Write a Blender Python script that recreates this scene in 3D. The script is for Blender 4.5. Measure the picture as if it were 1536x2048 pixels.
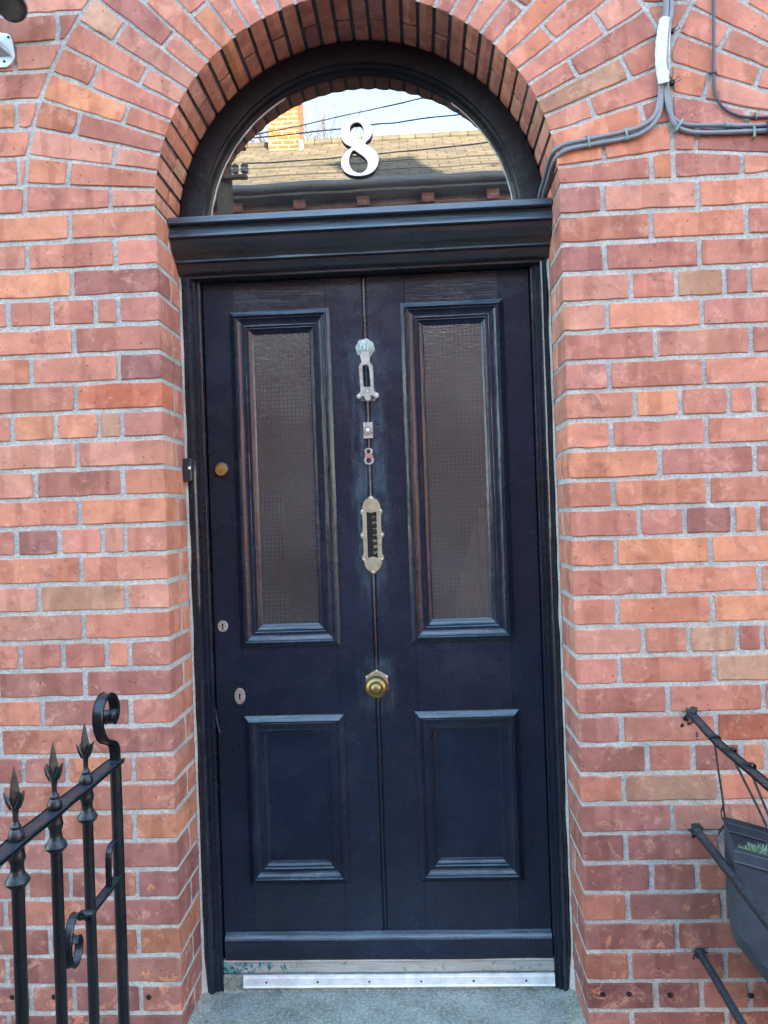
import bpy, bmesh, math, random
from mathutils import Vector, Matrix, noise
random.seed(11)
S = bpy.context.scene
for o in list(bpy.data.objects): bpy.data.objects.remove(o)
R = math.radians

# ------------------------------------------------------------------ camera
CAM = Vector((0.13839, -1.99809, 1.35543)); YAW, PITCH, ROLL, FPX = 0.0456154, 0.0024122, -0.0346185, 1554.48
fw = Vector((-math.sin(YAW)*math.cos(PITCH), math.cos(YAW)*math.cos(PITCH), math.sin(PITCH)))
r0 = Vector((math.cos(YAW), math.sin(YAW), 0)); u0 = r0.cross(fw)
rt = r0*math.cos(ROLL)+u0*math.sin(ROLL); up = -r0*math.sin(ROLL)+u0*math.cos(ROLL)
cd = bpy.data.cameras.new('camera'); cam = bpy.data.objects.new('camera', cd); S.collection.objects.link(cam)
M = Matrix((rt, up, -fw)).transposed().to_4x4(); M.translation = CAM
cam.matrix_world = M
cd.sensor_fit = 'HORIZONTAL'; cd.sensor_width = 36; cd.lens = 36*FPX/1536; cd.clip_start = 0.05; cd.clip_end = 500
S.camera = cam
S.render.resolution_x, S.render.resolution_y = 768, 1024

# ------------------------------------------------------------------ light
SUN_EL, SUN_AZ = R(10.5), R(20)           # low sun behind this house, a little to the right
sdir = Vector((math.sin(SUN_AZ)*math.cos(SUN_EL), math.cos(SUN_AZ)*math.cos(SUN_EL), math.sin(SUN_EL)))
W = bpy.data.worlds.new("World"); S.world = W; W.use_nodes = True
nt = W.node_tree; nt.nodes.clear()
sky = nt.nodes.new('ShaderNodeTexSky'); sky.sky_type = 'NISHITA'; sky.sun_disc = False
sky.sun_elevation = SUN_EL; sky.sun_rotation = SUN_AZ; sky.air_density = 1.0; sky.dust_density = 0.6; sky.ozone_density = 1.0
hs = nt.nodes.new('ShaderNodeHueSaturation'); hs.inputs['Saturation'].default_value = 0.92
bg = nt.nodes.new('ShaderNodeBackground'); bg.inputs[1].default_value = 0.15
wo = nt.nodes.new('ShaderNodeOutputWorld')
nt.links.new(sky.outputs[0], hs.inputs['Color']); nt.links.new(hs.outputs[0], bg.inputs[0]); nt.links.new(bg.outputs[0], wo.inputs[0])
sl = bpy.data.lights.new('sun', 'SUN'); sl.energy = 4.0; sl.angle = R(0.5); sl.color = (1, 0.80, 0.55)
so = bpy.data.objects.new('sun', sl); S.collection.objects.link(so)
so.rotation_euler = sdir.to_track_quat('Z', 'Y').to_euler()
S.view_settings.view_transform = 'Standard'; S.view_settings.look = 'None'; S.view_settings.gamma = 1
S.view_settings.use_curve_mapping = False
S.view_settings.exposure = 4.15
S.render.engine = 'CYCLES'
S.cycles.max_bounces = 8; S.cycles.transparent_max_bounces = 12
S.cycles.use_denoising = True

# ------------------------------------------------------------------ materials
class NB:
    """small node-building helper"""
    def __init__(s, name):
        s.m = bpy.data.materials.new(name); s.m.use_nodes = True; s.t = s.m.node_tree
        s.b = s.t.nodes['Principled BSDF']
    def n(s, ty, **kw):
        x = s.t.nodes.new(ty)
        for k, v in kw.items(): setattr(x, k, v)
        return x
    def L(s, a, b): s.t.links.new(a, b)
    def put(s, sock, v):
        if isinstance(v, bpy.types.NodeSocket): s.L(v, sock)
        elif v is not None:
            if isinstance(v, (tuple, list)) and sock.type == 'RGBA' and len(v) == 3: v = (*v, 1)
            sock.default_value = v
    def pos(s, scale=(1, 1, 1), off=None):
        g = s.n('ShaderNodeNewGeometry'); src = g.outputs['Position']
        if off is not None:
            a = s.n('ShaderNodeVectorMath', operation='ADD'); s.L(src, a.inputs[0]); s.L(off, a.inputs[1]); src = a.outputs[0]
        mu = s.n('ShaderNodeVectorMath', operation='MULTIPLY'); s.L(src, mu.inputs[0]); mu.inputs[1].default_value = scale
        return mu.outputs[0]
    def noise(s, vec, scale=5, det=3, rough=.5, dist=0):
        x = s.n('ShaderNodeTexNoise'); s.L(vec, x.inputs['Vector']); x.inputs['Scale'].default_value = scale
        x.inputs['Detail'].default_value = det; x.inputs['Roughness'].default_value = rough; x.inputs['Distortion'].default_value = dist
        return x.outputs['Fac']
    def voro(s, vec, scale=50, out='Distance'):
        x = s.n('ShaderNodeTexVoronoi'); s.L(vec, x.inputs['Vector']); x.inputs['Scale'].default_value = scale
        return x.outputs[out]
    def rng(s, v, a, b, c=0, d=1, smooth=False):
        x = s.n('ShaderNodeMapRange'); s.put(x.inputs[0], v)
        if smooth: x.interpolation_type = 'SMOOTHSTEP'
        for i, q in zip((1, 2, 3, 4), (a, b, c, d)): x.inputs[i].default_value = q
        return x.outputs[0]
    def mth(s, op, a, b=None):
        x = s.n('ShaderNodeMath', operation=op); s.put(x.inputs[0], a)
        if b is not None: s.put(x.inputs[1], b)
        return x.outputs[0]
    def mix(s, f, a, b, mode='MIX'):
        x = s.n('ShaderNodeMix', data_type='RGBA', blend_type=mode)
        s.put(x.inputs[0], f); s.put(x.inputs[6], a); s.put(x.inputs[7], b)
        return x.outputs[2]
    def bump(s, h, dist=.001, strength=1, prev=None):
        x = s.n('ShaderNodeBump'); x.inputs['Distance'].default_value = dist; x.inputs['Strength'].default_value = strength
        s.L(h, x.inputs['Height'])
        if prev is not None: s.L(prev, x.inputs['Normal'])
        return x.outputs[0]
    def set(s, col=None, rough=None, metal=None, norm=None, spec=None):
        if col is not None: s.put(s.b.inputs['Base Color'], col)
        if rough is not None: s.put(s.b.inputs['Roughness'], rough)
        if metal is not None: s.put(s.b.inputs['Metallic'], metal)
        if norm is not None: s.L(norm, s.b.inputs['Normal'])
        if spec is not None: s.put(s.b.inputs['Specular IOR Level'], spec)
        return s.m

def m_brick():
    k = NB('fired_red_brick'); at = k.n('ShaderNodeAttribute', attribute_name='bcol')
    base = at.outputs['Color']
    off = k.n('ShaderNodeCombineXYZ'); w = k.mth('MULTIPLY', at.outputs['Alpha'], 37.0)
    k.L(w, off.inputs[0]); k.L(w, off.inputs[1]); k.L(w, off.inputs[2])
    p = k.pos(off=off.outputs[0]); pw = k.pos()
    band = k.noise(k.pos((15, 15, 1.6), off.outputs[0]), 1.0, 2, .5)
    c = k.mix(k.rng(band, .50, .57, 0, .68, True), base, k.mix(1.0, base, (.74, .66, .62), 'MULTIPLY'))
    mot = k.noise(p, 22, 5, .6)
    c = k.mix(k.rng(mot, .3, .7), k.mix(1.0, c, (.78, .76, .80), 'MULTIPLY'), k.mix(1.0, c, (1.16, 1.14, 1.08), 'MULTIPLY'))
    cl = k.noise(p, 9, 4, .6, .8)
    c = k.mix(k.rng(cl, .58, .72, 0, .6, True), c, k.mix(1.0, c, (.55, .50, .58), 'MULTIPLY'))
    gr = k.noise(pw, 520, 2, .7)
    c = k.mix(k.rng(gr, .25, .75, .0, .22), c, (.16, .06, .05))
    # spalled and flaked skin, more of it on the damp lower courses
    sx = k.n('ShaderNodeSeparateXYZ'); k.L(pw, sx.inputs[0])
    low = k.rng(sx.outputs[2], .2, 1.5, .075, -.02)
    sp = k.mth('ADD', k.noise(p, 19, 7, .68, .5), low)
    spm = k.rng(sp, .655, .675, 0, 1)
    spc = k.mix(k.rng(k.noise(p, 90, 4, .6), .3, .7), (.42, .15, .09), (.60, .27, .17))
    c = k.mix(k.mth('MULTIPLY', spm, .75), c, spc)
    # iron specks and pits
    v = k.voro(p, 48); pm = k.mth('MULTIPLY', k.rng(v, .06, .15, 1, 0), k.rng(k.noise(p, 40, 1), .52, .6))
    c = k.mix(k.mth('MULTIPLY', pm, .75), c, (.05, .022, .02))
    dr = k.noise(pw, 3.3, 5, .65)
    c = k.mix(k.rng(k.noise(p, 17, 8, .78, .4), .52, .66, 0, .44, True), c, (.68, .39, .29))
    c = k.mix(k.rng(k.noise(p, 30, 6, .75), .56, .70, 0, .55, True), c, k.mix(1.0, c, (.45, .42, .43), 'MULTIPLY'))
    c = k.mix(k.rng(dr, .5, .75, 0, .35, True), c, k.mix(1.0, c, (.5, .48, .55), 'MULTIPLY'))
    c = k.mix(k.rng(k.noise(p, 60, 6, .8), .66, .74, 0, .35), c, (.45, .40, .36))
    b1 = k.bump(k.noise(p, 55, 6, .65), .0018, .55)
    b2 = k.bump(gr, .0005, .7, b1)
    b3 = k.bump(k.mth('SUBTRACT', 1.0, spm), .0016, .8, b2)
    b4 = k.bump(k.mth('SUBTRACT', 1.0, pm), .001, .8, b3)
    return k.set(c, .88, 0, b4, .3)

def m_mortar():
    k = NB('grey_lime_mortar'); p = k.pos()
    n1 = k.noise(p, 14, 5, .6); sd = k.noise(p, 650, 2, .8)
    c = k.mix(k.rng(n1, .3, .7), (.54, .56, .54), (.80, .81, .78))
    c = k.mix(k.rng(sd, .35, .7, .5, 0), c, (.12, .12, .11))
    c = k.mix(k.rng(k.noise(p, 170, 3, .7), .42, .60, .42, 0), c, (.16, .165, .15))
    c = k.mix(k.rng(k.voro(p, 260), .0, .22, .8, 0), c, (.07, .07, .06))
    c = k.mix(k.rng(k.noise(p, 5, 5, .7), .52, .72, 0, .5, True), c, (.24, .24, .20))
    b = k.bump(k.noise(p, 120, 5, .7), .0045, 1); b = k.bump(sd, .0011, 1, b)
    return k.set(c, .95, 0, b, .2)

def m_paint(name, axis='z', col=(.0045, .0085, .0190), halo=False, rough=(.16, .36), spec=.58, ledge_sheen=.85):
    k = NB(name)
    sc = {'z': (60, 60, 2.0), 'x': (2.0, 60, 60), 'n': (22, 22, 22)}[axis]
    p = k.pos(); st = k.pos(sc)
    brush = k.noise(st, 1.6, 5, .65); fine = k.noise(st, 6.0, 3, .6)
    lump = k.noise(p, 34, 4, .55)
    c = k.mix(k.rng(k.noise(p, 3.2, 4, .6), .35, .7), col, tuple(q*1.7 for q in col))
    dust = k.rng(k.noise(p, 7, 7, .72), .56, .75, 0, .22, True)
    c = k.mix(dust, c, (.055, .065, .075))
    # pale blue sky highlight painted on upward faces, streaked like chalky dust
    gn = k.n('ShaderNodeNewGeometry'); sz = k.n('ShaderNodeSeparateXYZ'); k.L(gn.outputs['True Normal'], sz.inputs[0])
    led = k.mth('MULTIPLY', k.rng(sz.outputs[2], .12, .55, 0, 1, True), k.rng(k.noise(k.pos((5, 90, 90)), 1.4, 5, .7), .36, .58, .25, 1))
    c = k.mix(k.mth('MULTIPLY', led, ledge_sheen), c, (.095, .145, .180))
    if halo:   # metal polish dried on to the paint along the centre line
        sx = k.n('ShaderNodeSeparateXYZ'); k.L(p, sx.inputs[0])
        d = k.rng(k.mth('ADD', k.mth('ABSOLUTE', sx.outputs[0]), k.rng(k.noise(k.pos((40, 40, 7)), 1, 5, .7), .3, .7, -.03, .03)), .014, .062, 1, 0, True)
        up_ = k.rng(sx.outputs[2], 1.02, 1.30, 0, 1, True); top = k.rng(sx.outputs[2], 1.80, 1.95, 1, 0, True)
        kn = k.rng(k.mth('ABSOLUTE', k.mth('SUBTRACT', sx.outputs[2], .868)), .03, .11, 1, 0, True)
        mm = k.mth('MULTIPLY', d, k.mth('MAXIMUM', k.mth('MULTIPLY', up_, top), kn))
        mm = k.mth('MULTIPLY', mm, k.rng(k.noise(p, 20, 6, .7, .6), .34, .66, .12, .95))
        c = k.mix(k.mth('MULTIPLY', mm, k.rng(k.noise(k.pos((120, 120, 9)), 1, 5, .7), .35, .6, .25, 1)), c, (.060, .100, .135))
    sp = k.mth('MULTIPLY', k.rng(k.voro(p, 95), .03, .09, 1, 0), k.rng(k.noise(p, 30, 1), .63, .66))
    c = k.mix(k.mth('MULTIPLY', sp, .8), c, (.20, .24, .26))
    # long fine scuffs
    scv = k.noise(k.pos((8, 8, 26)), 4, 2, .5, 2.4)
    sm = k.mth('MULTIPLY', k.rng(k.mth('ABSOLUTE', k.mth('SUBTRACT', scv, .5)), 0, .0022, 1, 0), k.rng(k.noise(p, 9, 2), .55, .60))
    c = k.mix(k.mth('MULTIPLY', sm, .85), c, (.16, .20, .24))
    rg = k.rng(k.noise(p, 11, 5, .65), .3, .7, rough[0], rough[1])
    q_ = 2.2 if axis == 'n' else 1.25
    b = k.bump(brush, .0014*q_, .45); b = k.bump(fine, .0005*q_, .32, b); b = k.bump(lump, .0022*q_, .42, b)
    return k.set(c, rg, 0, b, spec)

def m_simple(name, col, rough=.5, metal=0, var=.25, bs=60, bd=.0006, spec=None, col2=None, vs=20):
    k = NB(name); p = k.pos()
    c2 = col2 or tuple(max(0, q*(1-var*1.6)) for q in col)
    c = k.mix(k.rng(k.noise(p, vs, 5, .65), .35, .68), col, c2)
    b = k.bump(k.noise(p, bs, 5, .65), bd, .7)
    return k.set(c, k.rng(k.noise(p, vs*1.7, 4, .6), .3, .7, max(.03, rough-.1), min(1, rough+.12)), metal, b, spec)

MB_ = m_brick(); MM = m_mortar()
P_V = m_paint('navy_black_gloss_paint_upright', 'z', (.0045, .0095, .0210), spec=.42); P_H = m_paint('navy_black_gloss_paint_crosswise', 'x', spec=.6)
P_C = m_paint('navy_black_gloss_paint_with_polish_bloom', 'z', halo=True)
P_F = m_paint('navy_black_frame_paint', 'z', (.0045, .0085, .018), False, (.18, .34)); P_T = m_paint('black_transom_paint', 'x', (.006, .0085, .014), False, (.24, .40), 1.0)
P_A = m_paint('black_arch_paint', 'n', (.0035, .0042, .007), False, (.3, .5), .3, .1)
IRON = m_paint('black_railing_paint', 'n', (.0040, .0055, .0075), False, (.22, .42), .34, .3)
BRASS = m_simple('tarnished_brass', (.36, .27, .11), .36, .9, .3, 90, .0004)
BRASSY = m_simple('golden_lock_brass', (.62, .38, .10), .3, .9, .2, 90, .0003)
NICK = m_simple('worn_grey_metal', (.52, .50, .46), .42, .5, .3, 120, .0005, col2=(.30, .28, .25), vs=60)
VERD = m_simple('pale_green_corroded_metal', (.50, .60, .56), .65, .15, .3, 160, .0014, col2=(.22, .30, .28), vs=70)
PLATE = m_simple('dull_letterplate_brass', (.50, .45, .33), .42, .6, .25, 110, .0004, col2=(.36, .30, .20), vs=60)
PINKM = m_simple('pinkish_worn_escutcheon', (.48, .38, .35), .5, .5, .3, 110, .0005)
WHITEM = m_simple('white_button_plastic', (.85, .85, .83), .3, 0, .05)
SCREW = m_simple('bright_screw_head', (.8, .8, .78), .3, .8, .1)
DARK = m_simple('dark_cavity', (.006, .006, .007), .9, 0, .1)
N8F = m_simple('white_numeral_face', (.93, .93, .92), .35, 0, .04); N8S = m_simple('grey_numeral_edge', (.10, .12, .15), .35, .4, .2)
PUTTY = m_simple('chipped_white_putty', (.62, .63, .62), .8, 0, .3, 200, .001)
ALU = m_simple('scuffed_aluminium_strip', (.76, .79, .80), .45, .12, .12, 160, .0005, col2=(.52, .56, .56), vs=28)
CAB = m_simple('grey_cable_sheath', (.20, .22, .25), .45, 0, .12, 40, .0003)
CABD = m_simple('dark_cable_sheath', (.055, .06, .085), .42, 0, .1, 40, .0003)
CLIP = m_simple('pale_green_cable_clip', (.20, .33, .29), .5, 0, .3, 100, .0005)
CLIPG = m_simple('rusty_dark_hook_clip', (.04, .05, .05), .7, .3, .4, 100, .001)
TAPE = m_simple('pale_insulating_tape', (.48, .60, .56), .4, 0, .12, 60, .0012, col2=(.66, .76, .73), vs=60)
FAB = m_simple('charcoal_felt_fabric', (.030, .046, .064), .95, 0, .2, 900, .0006)
STITCH = m_simple('grey_stitching', (.22, .24, .25), .9, 0, .1)
STRAP = m_simple('black_webbing_strap', (.012, .013, .016), .85, 0, .1)
SOIL = m_simple('potting_soil', (.035, .025, .018), 1, 0, .3, 90, .006)
LEAF = m_simple('grey_green_succulent_leaf', (.08, .17, .07), .6, 0, .35, 50, .0004, col2=(.28, .38, .28), vs=90)
SLATE = None

def m_concrete():
    k = NB('mossy_worn_concrete'); p = k.pos()
    c = k.mix(k.rng(k.noise(p, 9, 6, .65), .3, .7), (.20, .235, .215), (.36, .40, .365))
    c = k.mix(k.rng(k.noise(p, 6.3, 6, .7, .4), .45, .60, 0, .6, True), c, (.13, .165, .11))
    c = k.mix(k.rng(k.noise(p, 7.7, 6, .7, .8), .60, .68, 0, .8), c, (.085, .10, .065))
    c = k.mix(k.rng(k.noise(p, 130, 4, .8), .50, .64, 0, .65), c, (.56, .59, .56))
    c = k.mix(k.rng(k.noise(p, 100, 4, .8), .40, .48, .6, 0), c, (.12, .14, .13))
    c = k.mix(k.rng(k.voro(p, 330), 0, .2, .7, 0), c, (.06, .07, .06))
    c = k.mix(k.mth('MULTIPLY', k.rng(k.voro(p, 70), .05, .1, 1, 0), k.rng(k.noise(p, 33, 1), .56, .58)), c, (.62, .64, .58))
    b = k.bump(k.noise(p, 60, 6, .7), .006, .7); b = k.bump(k.noise(p, 420, 3, .8), .0016, .9, b)
    return k.set(c, .95, 0, b, .2)
CONC = m_concrete()
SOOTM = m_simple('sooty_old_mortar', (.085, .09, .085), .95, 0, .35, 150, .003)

def m_sill():
    k = NB('weathered_timber_with_flaking_teal_paint'); p = k.pos(); st = k.pos((3, 30, 30))
    c = k.mix(k.rng(k.noise(st, 3, 6, .7), .3, .7), (.24, .26, .25), (.44, .46, .43))
    sx = k.n('ShaderNodeSeparateXYZ'); k.L(p, sx.inputs[0])
    lf = k.rng(sx.outputs[0], -.45, .05, .10, -.16)
    fl = k.rng(k.mth('ADD', k.noise(p, 28, 6, .7, 1.0), lf), .56, .575)
    teal = k.mix(k.rng(k.noise(p, 60, 3), .45, .5), (.02, .09, .17), (.12, .33, .30))
    c = k.mix(fl, c, teal)
    c = k.mix(k.rng(k.noise(p, 45, 6, .7), .58, .66, 0, .8), c, (.07, .10, .06))
    return k.set(c, .8, 0, k.bump(k.noise(st, 5, 5, .7), .002, .8), .3)
SILL = m_sill()

def m_glass(name, tint, refl_ior, rough, bumpd=0, dirt=.0, bs=260):
    """pane: clear tinted body with a surface reflection that follows Fresnel"""
    k = NB(name); k.t.nodes.remove(k.b); p = k.pos()
    tr = k.n('ShaderNodeBsdfTransparent'); tr.inputs[0].default_value = (*tint, 1)
    gl = k.n('ShaderNodeBsdfGlossy'); gl.inputs['Roughness'].default_value = rough
    fr = k.n('ShaderNodeFresnel'); fr.inputs[0].default_value = refl_ior
    df = k.n('ShaderNodeBsdfDiffuse'); df.inputs[0].default_value = (.30, .32, .33, 1)
    if bumpd:
        b = k.bump(k.noise(p, bs, 2, .5), bumpd, 1); k.L(b, gl.inputs['Normal'])
    m1 = k.n('ShaderNodeMixShader'); k.L(k.rng(k.noise(p, 6, 5, .7), .3, .75, dirt*.4, dirt*1.5), m1.inputs[0])
    k.L(tr.outputs[0], m1.inputs[1]); k.L(df.outputs[0], m1.inputs[2])
    m2 = k.n('ShaderNodeMixShader'); k.L(fr.outputs[0], m2.inputs[0]); k.L(m1.outputs[0], m2.inputs[1]); k.L(gl.outputs[0], m2.inputs[2])
    k.L(m2.outputs[0], k.t.nodes['Material Output'].inputs[0]); return k.m
FANGL = m_glass('fanlight_glass', (.55, .6, .6), 3.25, .004, .00012, .10, 5)
WIREGL = m_glass('wired_cast_glass', (.80, .84, .86), 2.25, .14, .0013, .12, 190)
WIRE = m_simple('embedded_steel_wire', (.80, .88, .90), .5, .0, .1)

def m_course(name, c1, c2, mort, sc, bw, rh, ms=.012, rough=.9, bmp=.004, axis='xz'):
    k = NB(name); g = k.pos(); sx = k.n('ShaderNodeSeparateXYZ'); k.L(g, sx.inputs[0])
    cb = k.n('ShaderNodeCombineXYZ')
    if axis == 'xz': k.L(k.mth('ADD', sx.outputs[0], sx.outputs[1]), cb.inputs[0]); k.L(sx.outputs[2], cb.inputs[1])
    else: k.L(sx.outputs[0], cb.inputs[0]); k.L(k.mth('MULTIPLY', sx.outputs[1], 1.2), cb.inputs[1])
    bt = k.n('ShaderNodeTexBrick'); k.L(cb.outputs[0], bt.inputs['Vector']); bt.inputs['Scale'].default_value = sc
    bt.inputs['Brick Width'].default_value = bw; bt.inputs['Row Height'].default_value = rh; bt.inputs['Mortar Size'].default_value = ms
    for i, q in zip(('Color1', 'Color2', 'Mortar'), (c1, c2, mort)): bt.inputs[i].default_value = (*q, 1)
    bt.inputs['Bias'].default_value = 0
    c = k.mix(k.rng(k.noise(g, 3, 5, .7), .3, .7), bt.outputs['Color'], k.mix(1.0, bt.outputs['Color'], (.6, .6, .62), 'MULTIPLY'))
    return k.set(c, rough, 0, k.bump(bt.outputs['Fac'], -bmp, .6), .2)
FARBR = m_course('distant_red_brickwork', (.30, .10, .07), (.22, .075, .055), (.24, .22, .20), 1, .225, .075, .010)
CHIMBR = m_course('distant_chimney_brick', (.46, .19, .075), (.38, .14, .06), (.50, .40, .28), 1, .225, .085, .013)
SLATE = m_course('weathered_roof_slate', (.21, .19, .145), (.15, .145, .12), (.07, .07, .06), 1, .32, .26, .010, .8, .004, 'xy')
LEAD = m_simple('pale_mortar_flashing', (.62, .58, .50), .8, 0, .1)
GUTT = m_simple('dark_gutter_metal', (.14, .155, .17), .5, 0, .2)
POLEM = m_simple('weathered_pole_timber', (.10, .085, .065), .9, 0, .3, 20, .01)
BARK = m_simple('bare_twig_bark', (.16, .12, .075), .9, 0, .3)
TARM = m_simple('grey_street_tarmac', (.075, .075, .078), .9, 0, .2, 200, .004)
PAVM = m_simple('pale_pavement_concrete', (.15, .15, .145), .9, 0, .2, 150, .003)
PLAS = m_simple('dim_hall_plaster', (.28, .24, .20), .9, 0, .1)
CURT = m_simple('pale_hall_curtain', (.85, .84, .74), .9, 0, .2)
LAMPM = m_simple('dark_camera_housing', (.03, .025, .028), .35, 0, .3, 90, .0004)
LAMPG = m_simple('cloudy_camera_front', (.07, .07, .065), .3, 0, .4, 90, .0004)
BRKT = m_simple('galvanised_bracket', (.56, .60, .64), .42, .4, .15)

# ------------------------------------------------------------------ mesh helpers
def obj(name, verts, faces, mat, parent=None, smooth=False, loc=None):
    me = bpy.data.meshes.new(name); me.from_pydata([tuple(v) for v in verts], [], faces); me.validate(); 
    bm = bmesh.new(); bm.from_mesh(me); bmesh.ops.recalc_face_normals(bm, faces=bm.faces[:]); bm.to_mesh(me); bm.free()
    if mat: me.materials.append(mat)
    o = bpy.data.objects.new(name, me); S.collection.objects.link(o)
    if smooth:
        for p in me.polygons: p.use_smooth = True
        try: me.set_sharp_from_angle(angle=R(38))
        except Exception: pass
    if parent: o.parent = parent
    if loc: o.location = loc
    return o
def tag(o, label=None, cat=None, group=None, kind=None):
    for k, v in (('label', label), ('category', cat), ('group', group), ('kind', kind)):
        if v: o[k] = v
    return o
def empty(name, loc=(0, 0, 0)):
    o = bpy.data.objects.new(name, None); o.empty_display_size = .05; S.collection.objects.link(o); o.location = loc; return o
class G:
    """collects geometry for one mesh"""
    def __init__(s): s.v = []; s.f = []
    def add(s, v, f):
        n = len(s.v); s.v += [Vector(q) for q in v]; s.f += [tuple(i+n for i in q) for q in f]; return s
    def box(s, x0, x1, y0, y1, z0, z1, c=.0015):
        """box with chamfered edges"""
        c = min(c, (x1-x0)*.3, (y1-y0)*.3, (z1-z0)*.3)
        V = []; idx = {}
        for ax in range(3):
            lim = ((x0, x1), (y0, y1), (z0, z1))
            for sa in (0, 1):
                for i in (0, 1):
                    for j in (0, 1):
                        for k in (0, 1):
                            bits = (i, j, k)
                            if bits[ax] != sa: continue
                            q = [lim[a][bits[a]] + (0 if a == ax else (c if bits[a] == 0 else -c)) for a in range(3)]
                            idx[(ax, bits)] = len(V); V.append(q)
        F = []
        import itertools
        for ax in range(3):
            for sa in (0, 1):
                o1, o2 = [a for a in range(3) if a != ax]
                def bb(p, q): 
                    t = [0, 0, 0]; t[ax] = sa; t[o1] = p; t[o2] = q; return tuple(t)
                F.append([idx[(ax, bb(0, 0))], idx[(ax, bb(1, 0))], idx[(ax, bb(1, 1))], idx[(ax, bb(0, 1))]])
        for a, b in ((0, 1), (0, 2), (1, 2)):
            c_ = 3-a-b
            for sa in (0, 1):
                for sb in (0, 1):
                    def bt(k_): t = [0, 0, 0]; t[a] = sa; t[b] = sb; t[c_] = k_; return tuple(t)
                    F.append([idx[(a, bt(0))], idx[(b, bt(0))], idx[(b, bt(1))], idx[(a, bt(1))]])
        for bits in itertools.product((0, 1), repeat=3): F.append([idx[(0, bits)], idx[(1, bits)], idx[(2, bits)]])
        return s.add(V, F)
    def tube(s, pts, r, seg=10, caps=True, flat=None):
        """tube along points; r number or list; flat=(a,b) gives a rectangular section a x b"""
        pts = [Vector(p) for p in pts]; n = len(pts); rs = r if isinstance(r, (list, tuple)) else [r]*n
        T = [(pts[min(i+1, n-1)]-pts[max(i-1, 0)]).normalized() for i in range(n)]
        ref = Vector((0, 0, 1)) if abs(T[0].z) < .9 else Vector((1, 0, 0))
        N = (ref - T[0]*ref.dot(T[0])).normalized(); V = []; F = []
        for i in range(n):
            N = (N - T[i]*N.dot(T[i])).normalized(); B = T[i].cross(N)
            for j in range(seg):
                a = 2*math.pi*(j+.5)/seg
                V.append(pts[i] + (N*math.cos(a)+B*math.sin(a))*rs[i])
        for i in range(n-1):
            for j in range(seg):
                F.append((i*seg+j, i*seg+(j+1) % seg, (i+1)*seg+(j+1) % seg, (i+1)*seg+j))
        if caps: F += [tuple(range(seg)), tuple(range((n-1)*seg, n*seg))]
        return s.add(V, F)
    def ribbon(s, pts, wdir, w, t):
        """flat bar: rectangular section, width w along fixed direction wdir, thickness t"""
        pts = [Vector(p) for p in pts]; n = len(pts); wd = Vector(wdir).normalized(); V = []; F = []
        ws = w if isinstance(w, (list, tuple)) else [w]*n
        for i in range(n):
            T = (pts[min(i+1, n-1)]-pts[max(i-1, 0)]).normalized(); N = T.cross(wd).normalized()
            c = min(t, ws[i])*.2
            for a, b in ((-1, -1), (1, -1), (1, 1), (-1, 1)):
                # chamfered corners: two verts each
                if a*b > 0: q = ((ws[i]/2-c, t/2), (ws[i]/2, t/2-c))
                else: q = ((ws[i]/2, t/2-c), (ws[i]/2-c, t/2))
                for ww, tt in (q if (a, b) in ((-1, -1), (1, -1), (1, 1), (-1, 1)) else q): V.append(pts[i]+wd*a*ww+N*b*tt)
        for i in range(n-1):
            for j in range(8): F.append((i*8+j, i*8+(j+1) % 8, (i+1)*8+(j+1) % 8, (i+1)*8+j))
        F += [tuple(range(8)), tuple(range((n-1)*8, n*8))]
        return s.add(V, F)
    def lathe(s, prof, axis='z', seg=20, c=(0, 0, 0), star=None):
        """prof: (r, h) list"""
        V = []; F = []; c = Vector(c)
        for r_, h in prof:
            for j in range(seg):
                a = 2*math.pi*j/seg; rr = r_*(star[j % len(star)] if star else 1)
                x, y = rr*math.cos(a), rr*math.sin(a)
                V.append(c + (Vector((x, y, h)) if axis == 'z' else Vector((x, h, y)) if axis == 'y' else Vector((h, x, y))))
        n = len(prof)
        for i in range(n-1):
            for j in range(seg): F.append((i*seg+j, i*seg+(j+1) % seg, (i+1)*seg+(j+1) % seg, (i+1)*seg+j))
        F += [tuple(range(seg)), tuple(range((n-1)*seg, n*seg))]
        return s.add(V, F)
    def plate(s, outer, holes, y0, y1, c=.001):
        """flat plate in xz with holes, front at y0 (toward the street), back y1, chamfered front edge"""
        bm = bmesh.new(); loops = [outer]+list(holes); es = []; rings = []
        def inset(lp, d, sign):
            n = len(lp); out = []
            ar = sum(lp[i][0]*lp[(i+1) % n][1]-lp[(i+1) % n][0]*lp[i][1] for i in range(n))
            sg = (1 if ar > 0 else -1)*sign
            for i in range(n):
                a = Vector(lp[i-1]); b = Vector(lp[i]); e = Vector(lp[(i+1) % n])
                t = (e-a); t = t.normalized() if t.length > 1e-9 else Vector((1, 0))
                nn = Vector((-t.y, t.x))*sg; out.append(b+nn*d)
            return out
        for li, lp in enumerate(loops):
            ins = inset(lp, c, 1 if li == 0 else -1)
            vs = [bm.verts.new((q[0], y0, q[1])) for q in ins]
            rings.append((vs, lp)); es += [bm.edges.new((vs[i], vs[(i+1) % len(vs)])) for i in range(len(vs))]
        bmesh.ops.triangle_fill(bm, use_beauty=True, use_dissolve=False, edges=es)
        for vs, lp in rings:
            n = len(vs); mid = [bm.verts.new((q[0], y0+c, q[1])) for q in lp]; bk = [bm.verts.new((q[0], y1, q[1])) for q in lp]
            for i in range(n):
                j = (i+1) % n; bm.faces.new((vs[i], vs[j], mid[j], mid[i])); bm.faces.new((mid[i], mid[j], bk[j], bk[i]))
        bm.verts.index_update(); V = [v.co.copy() for v in bm.verts]; F = [tuple(v.index for v in f.verts) for f in bm.faces]; bm.free()
        return s.add(V, F)
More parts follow.
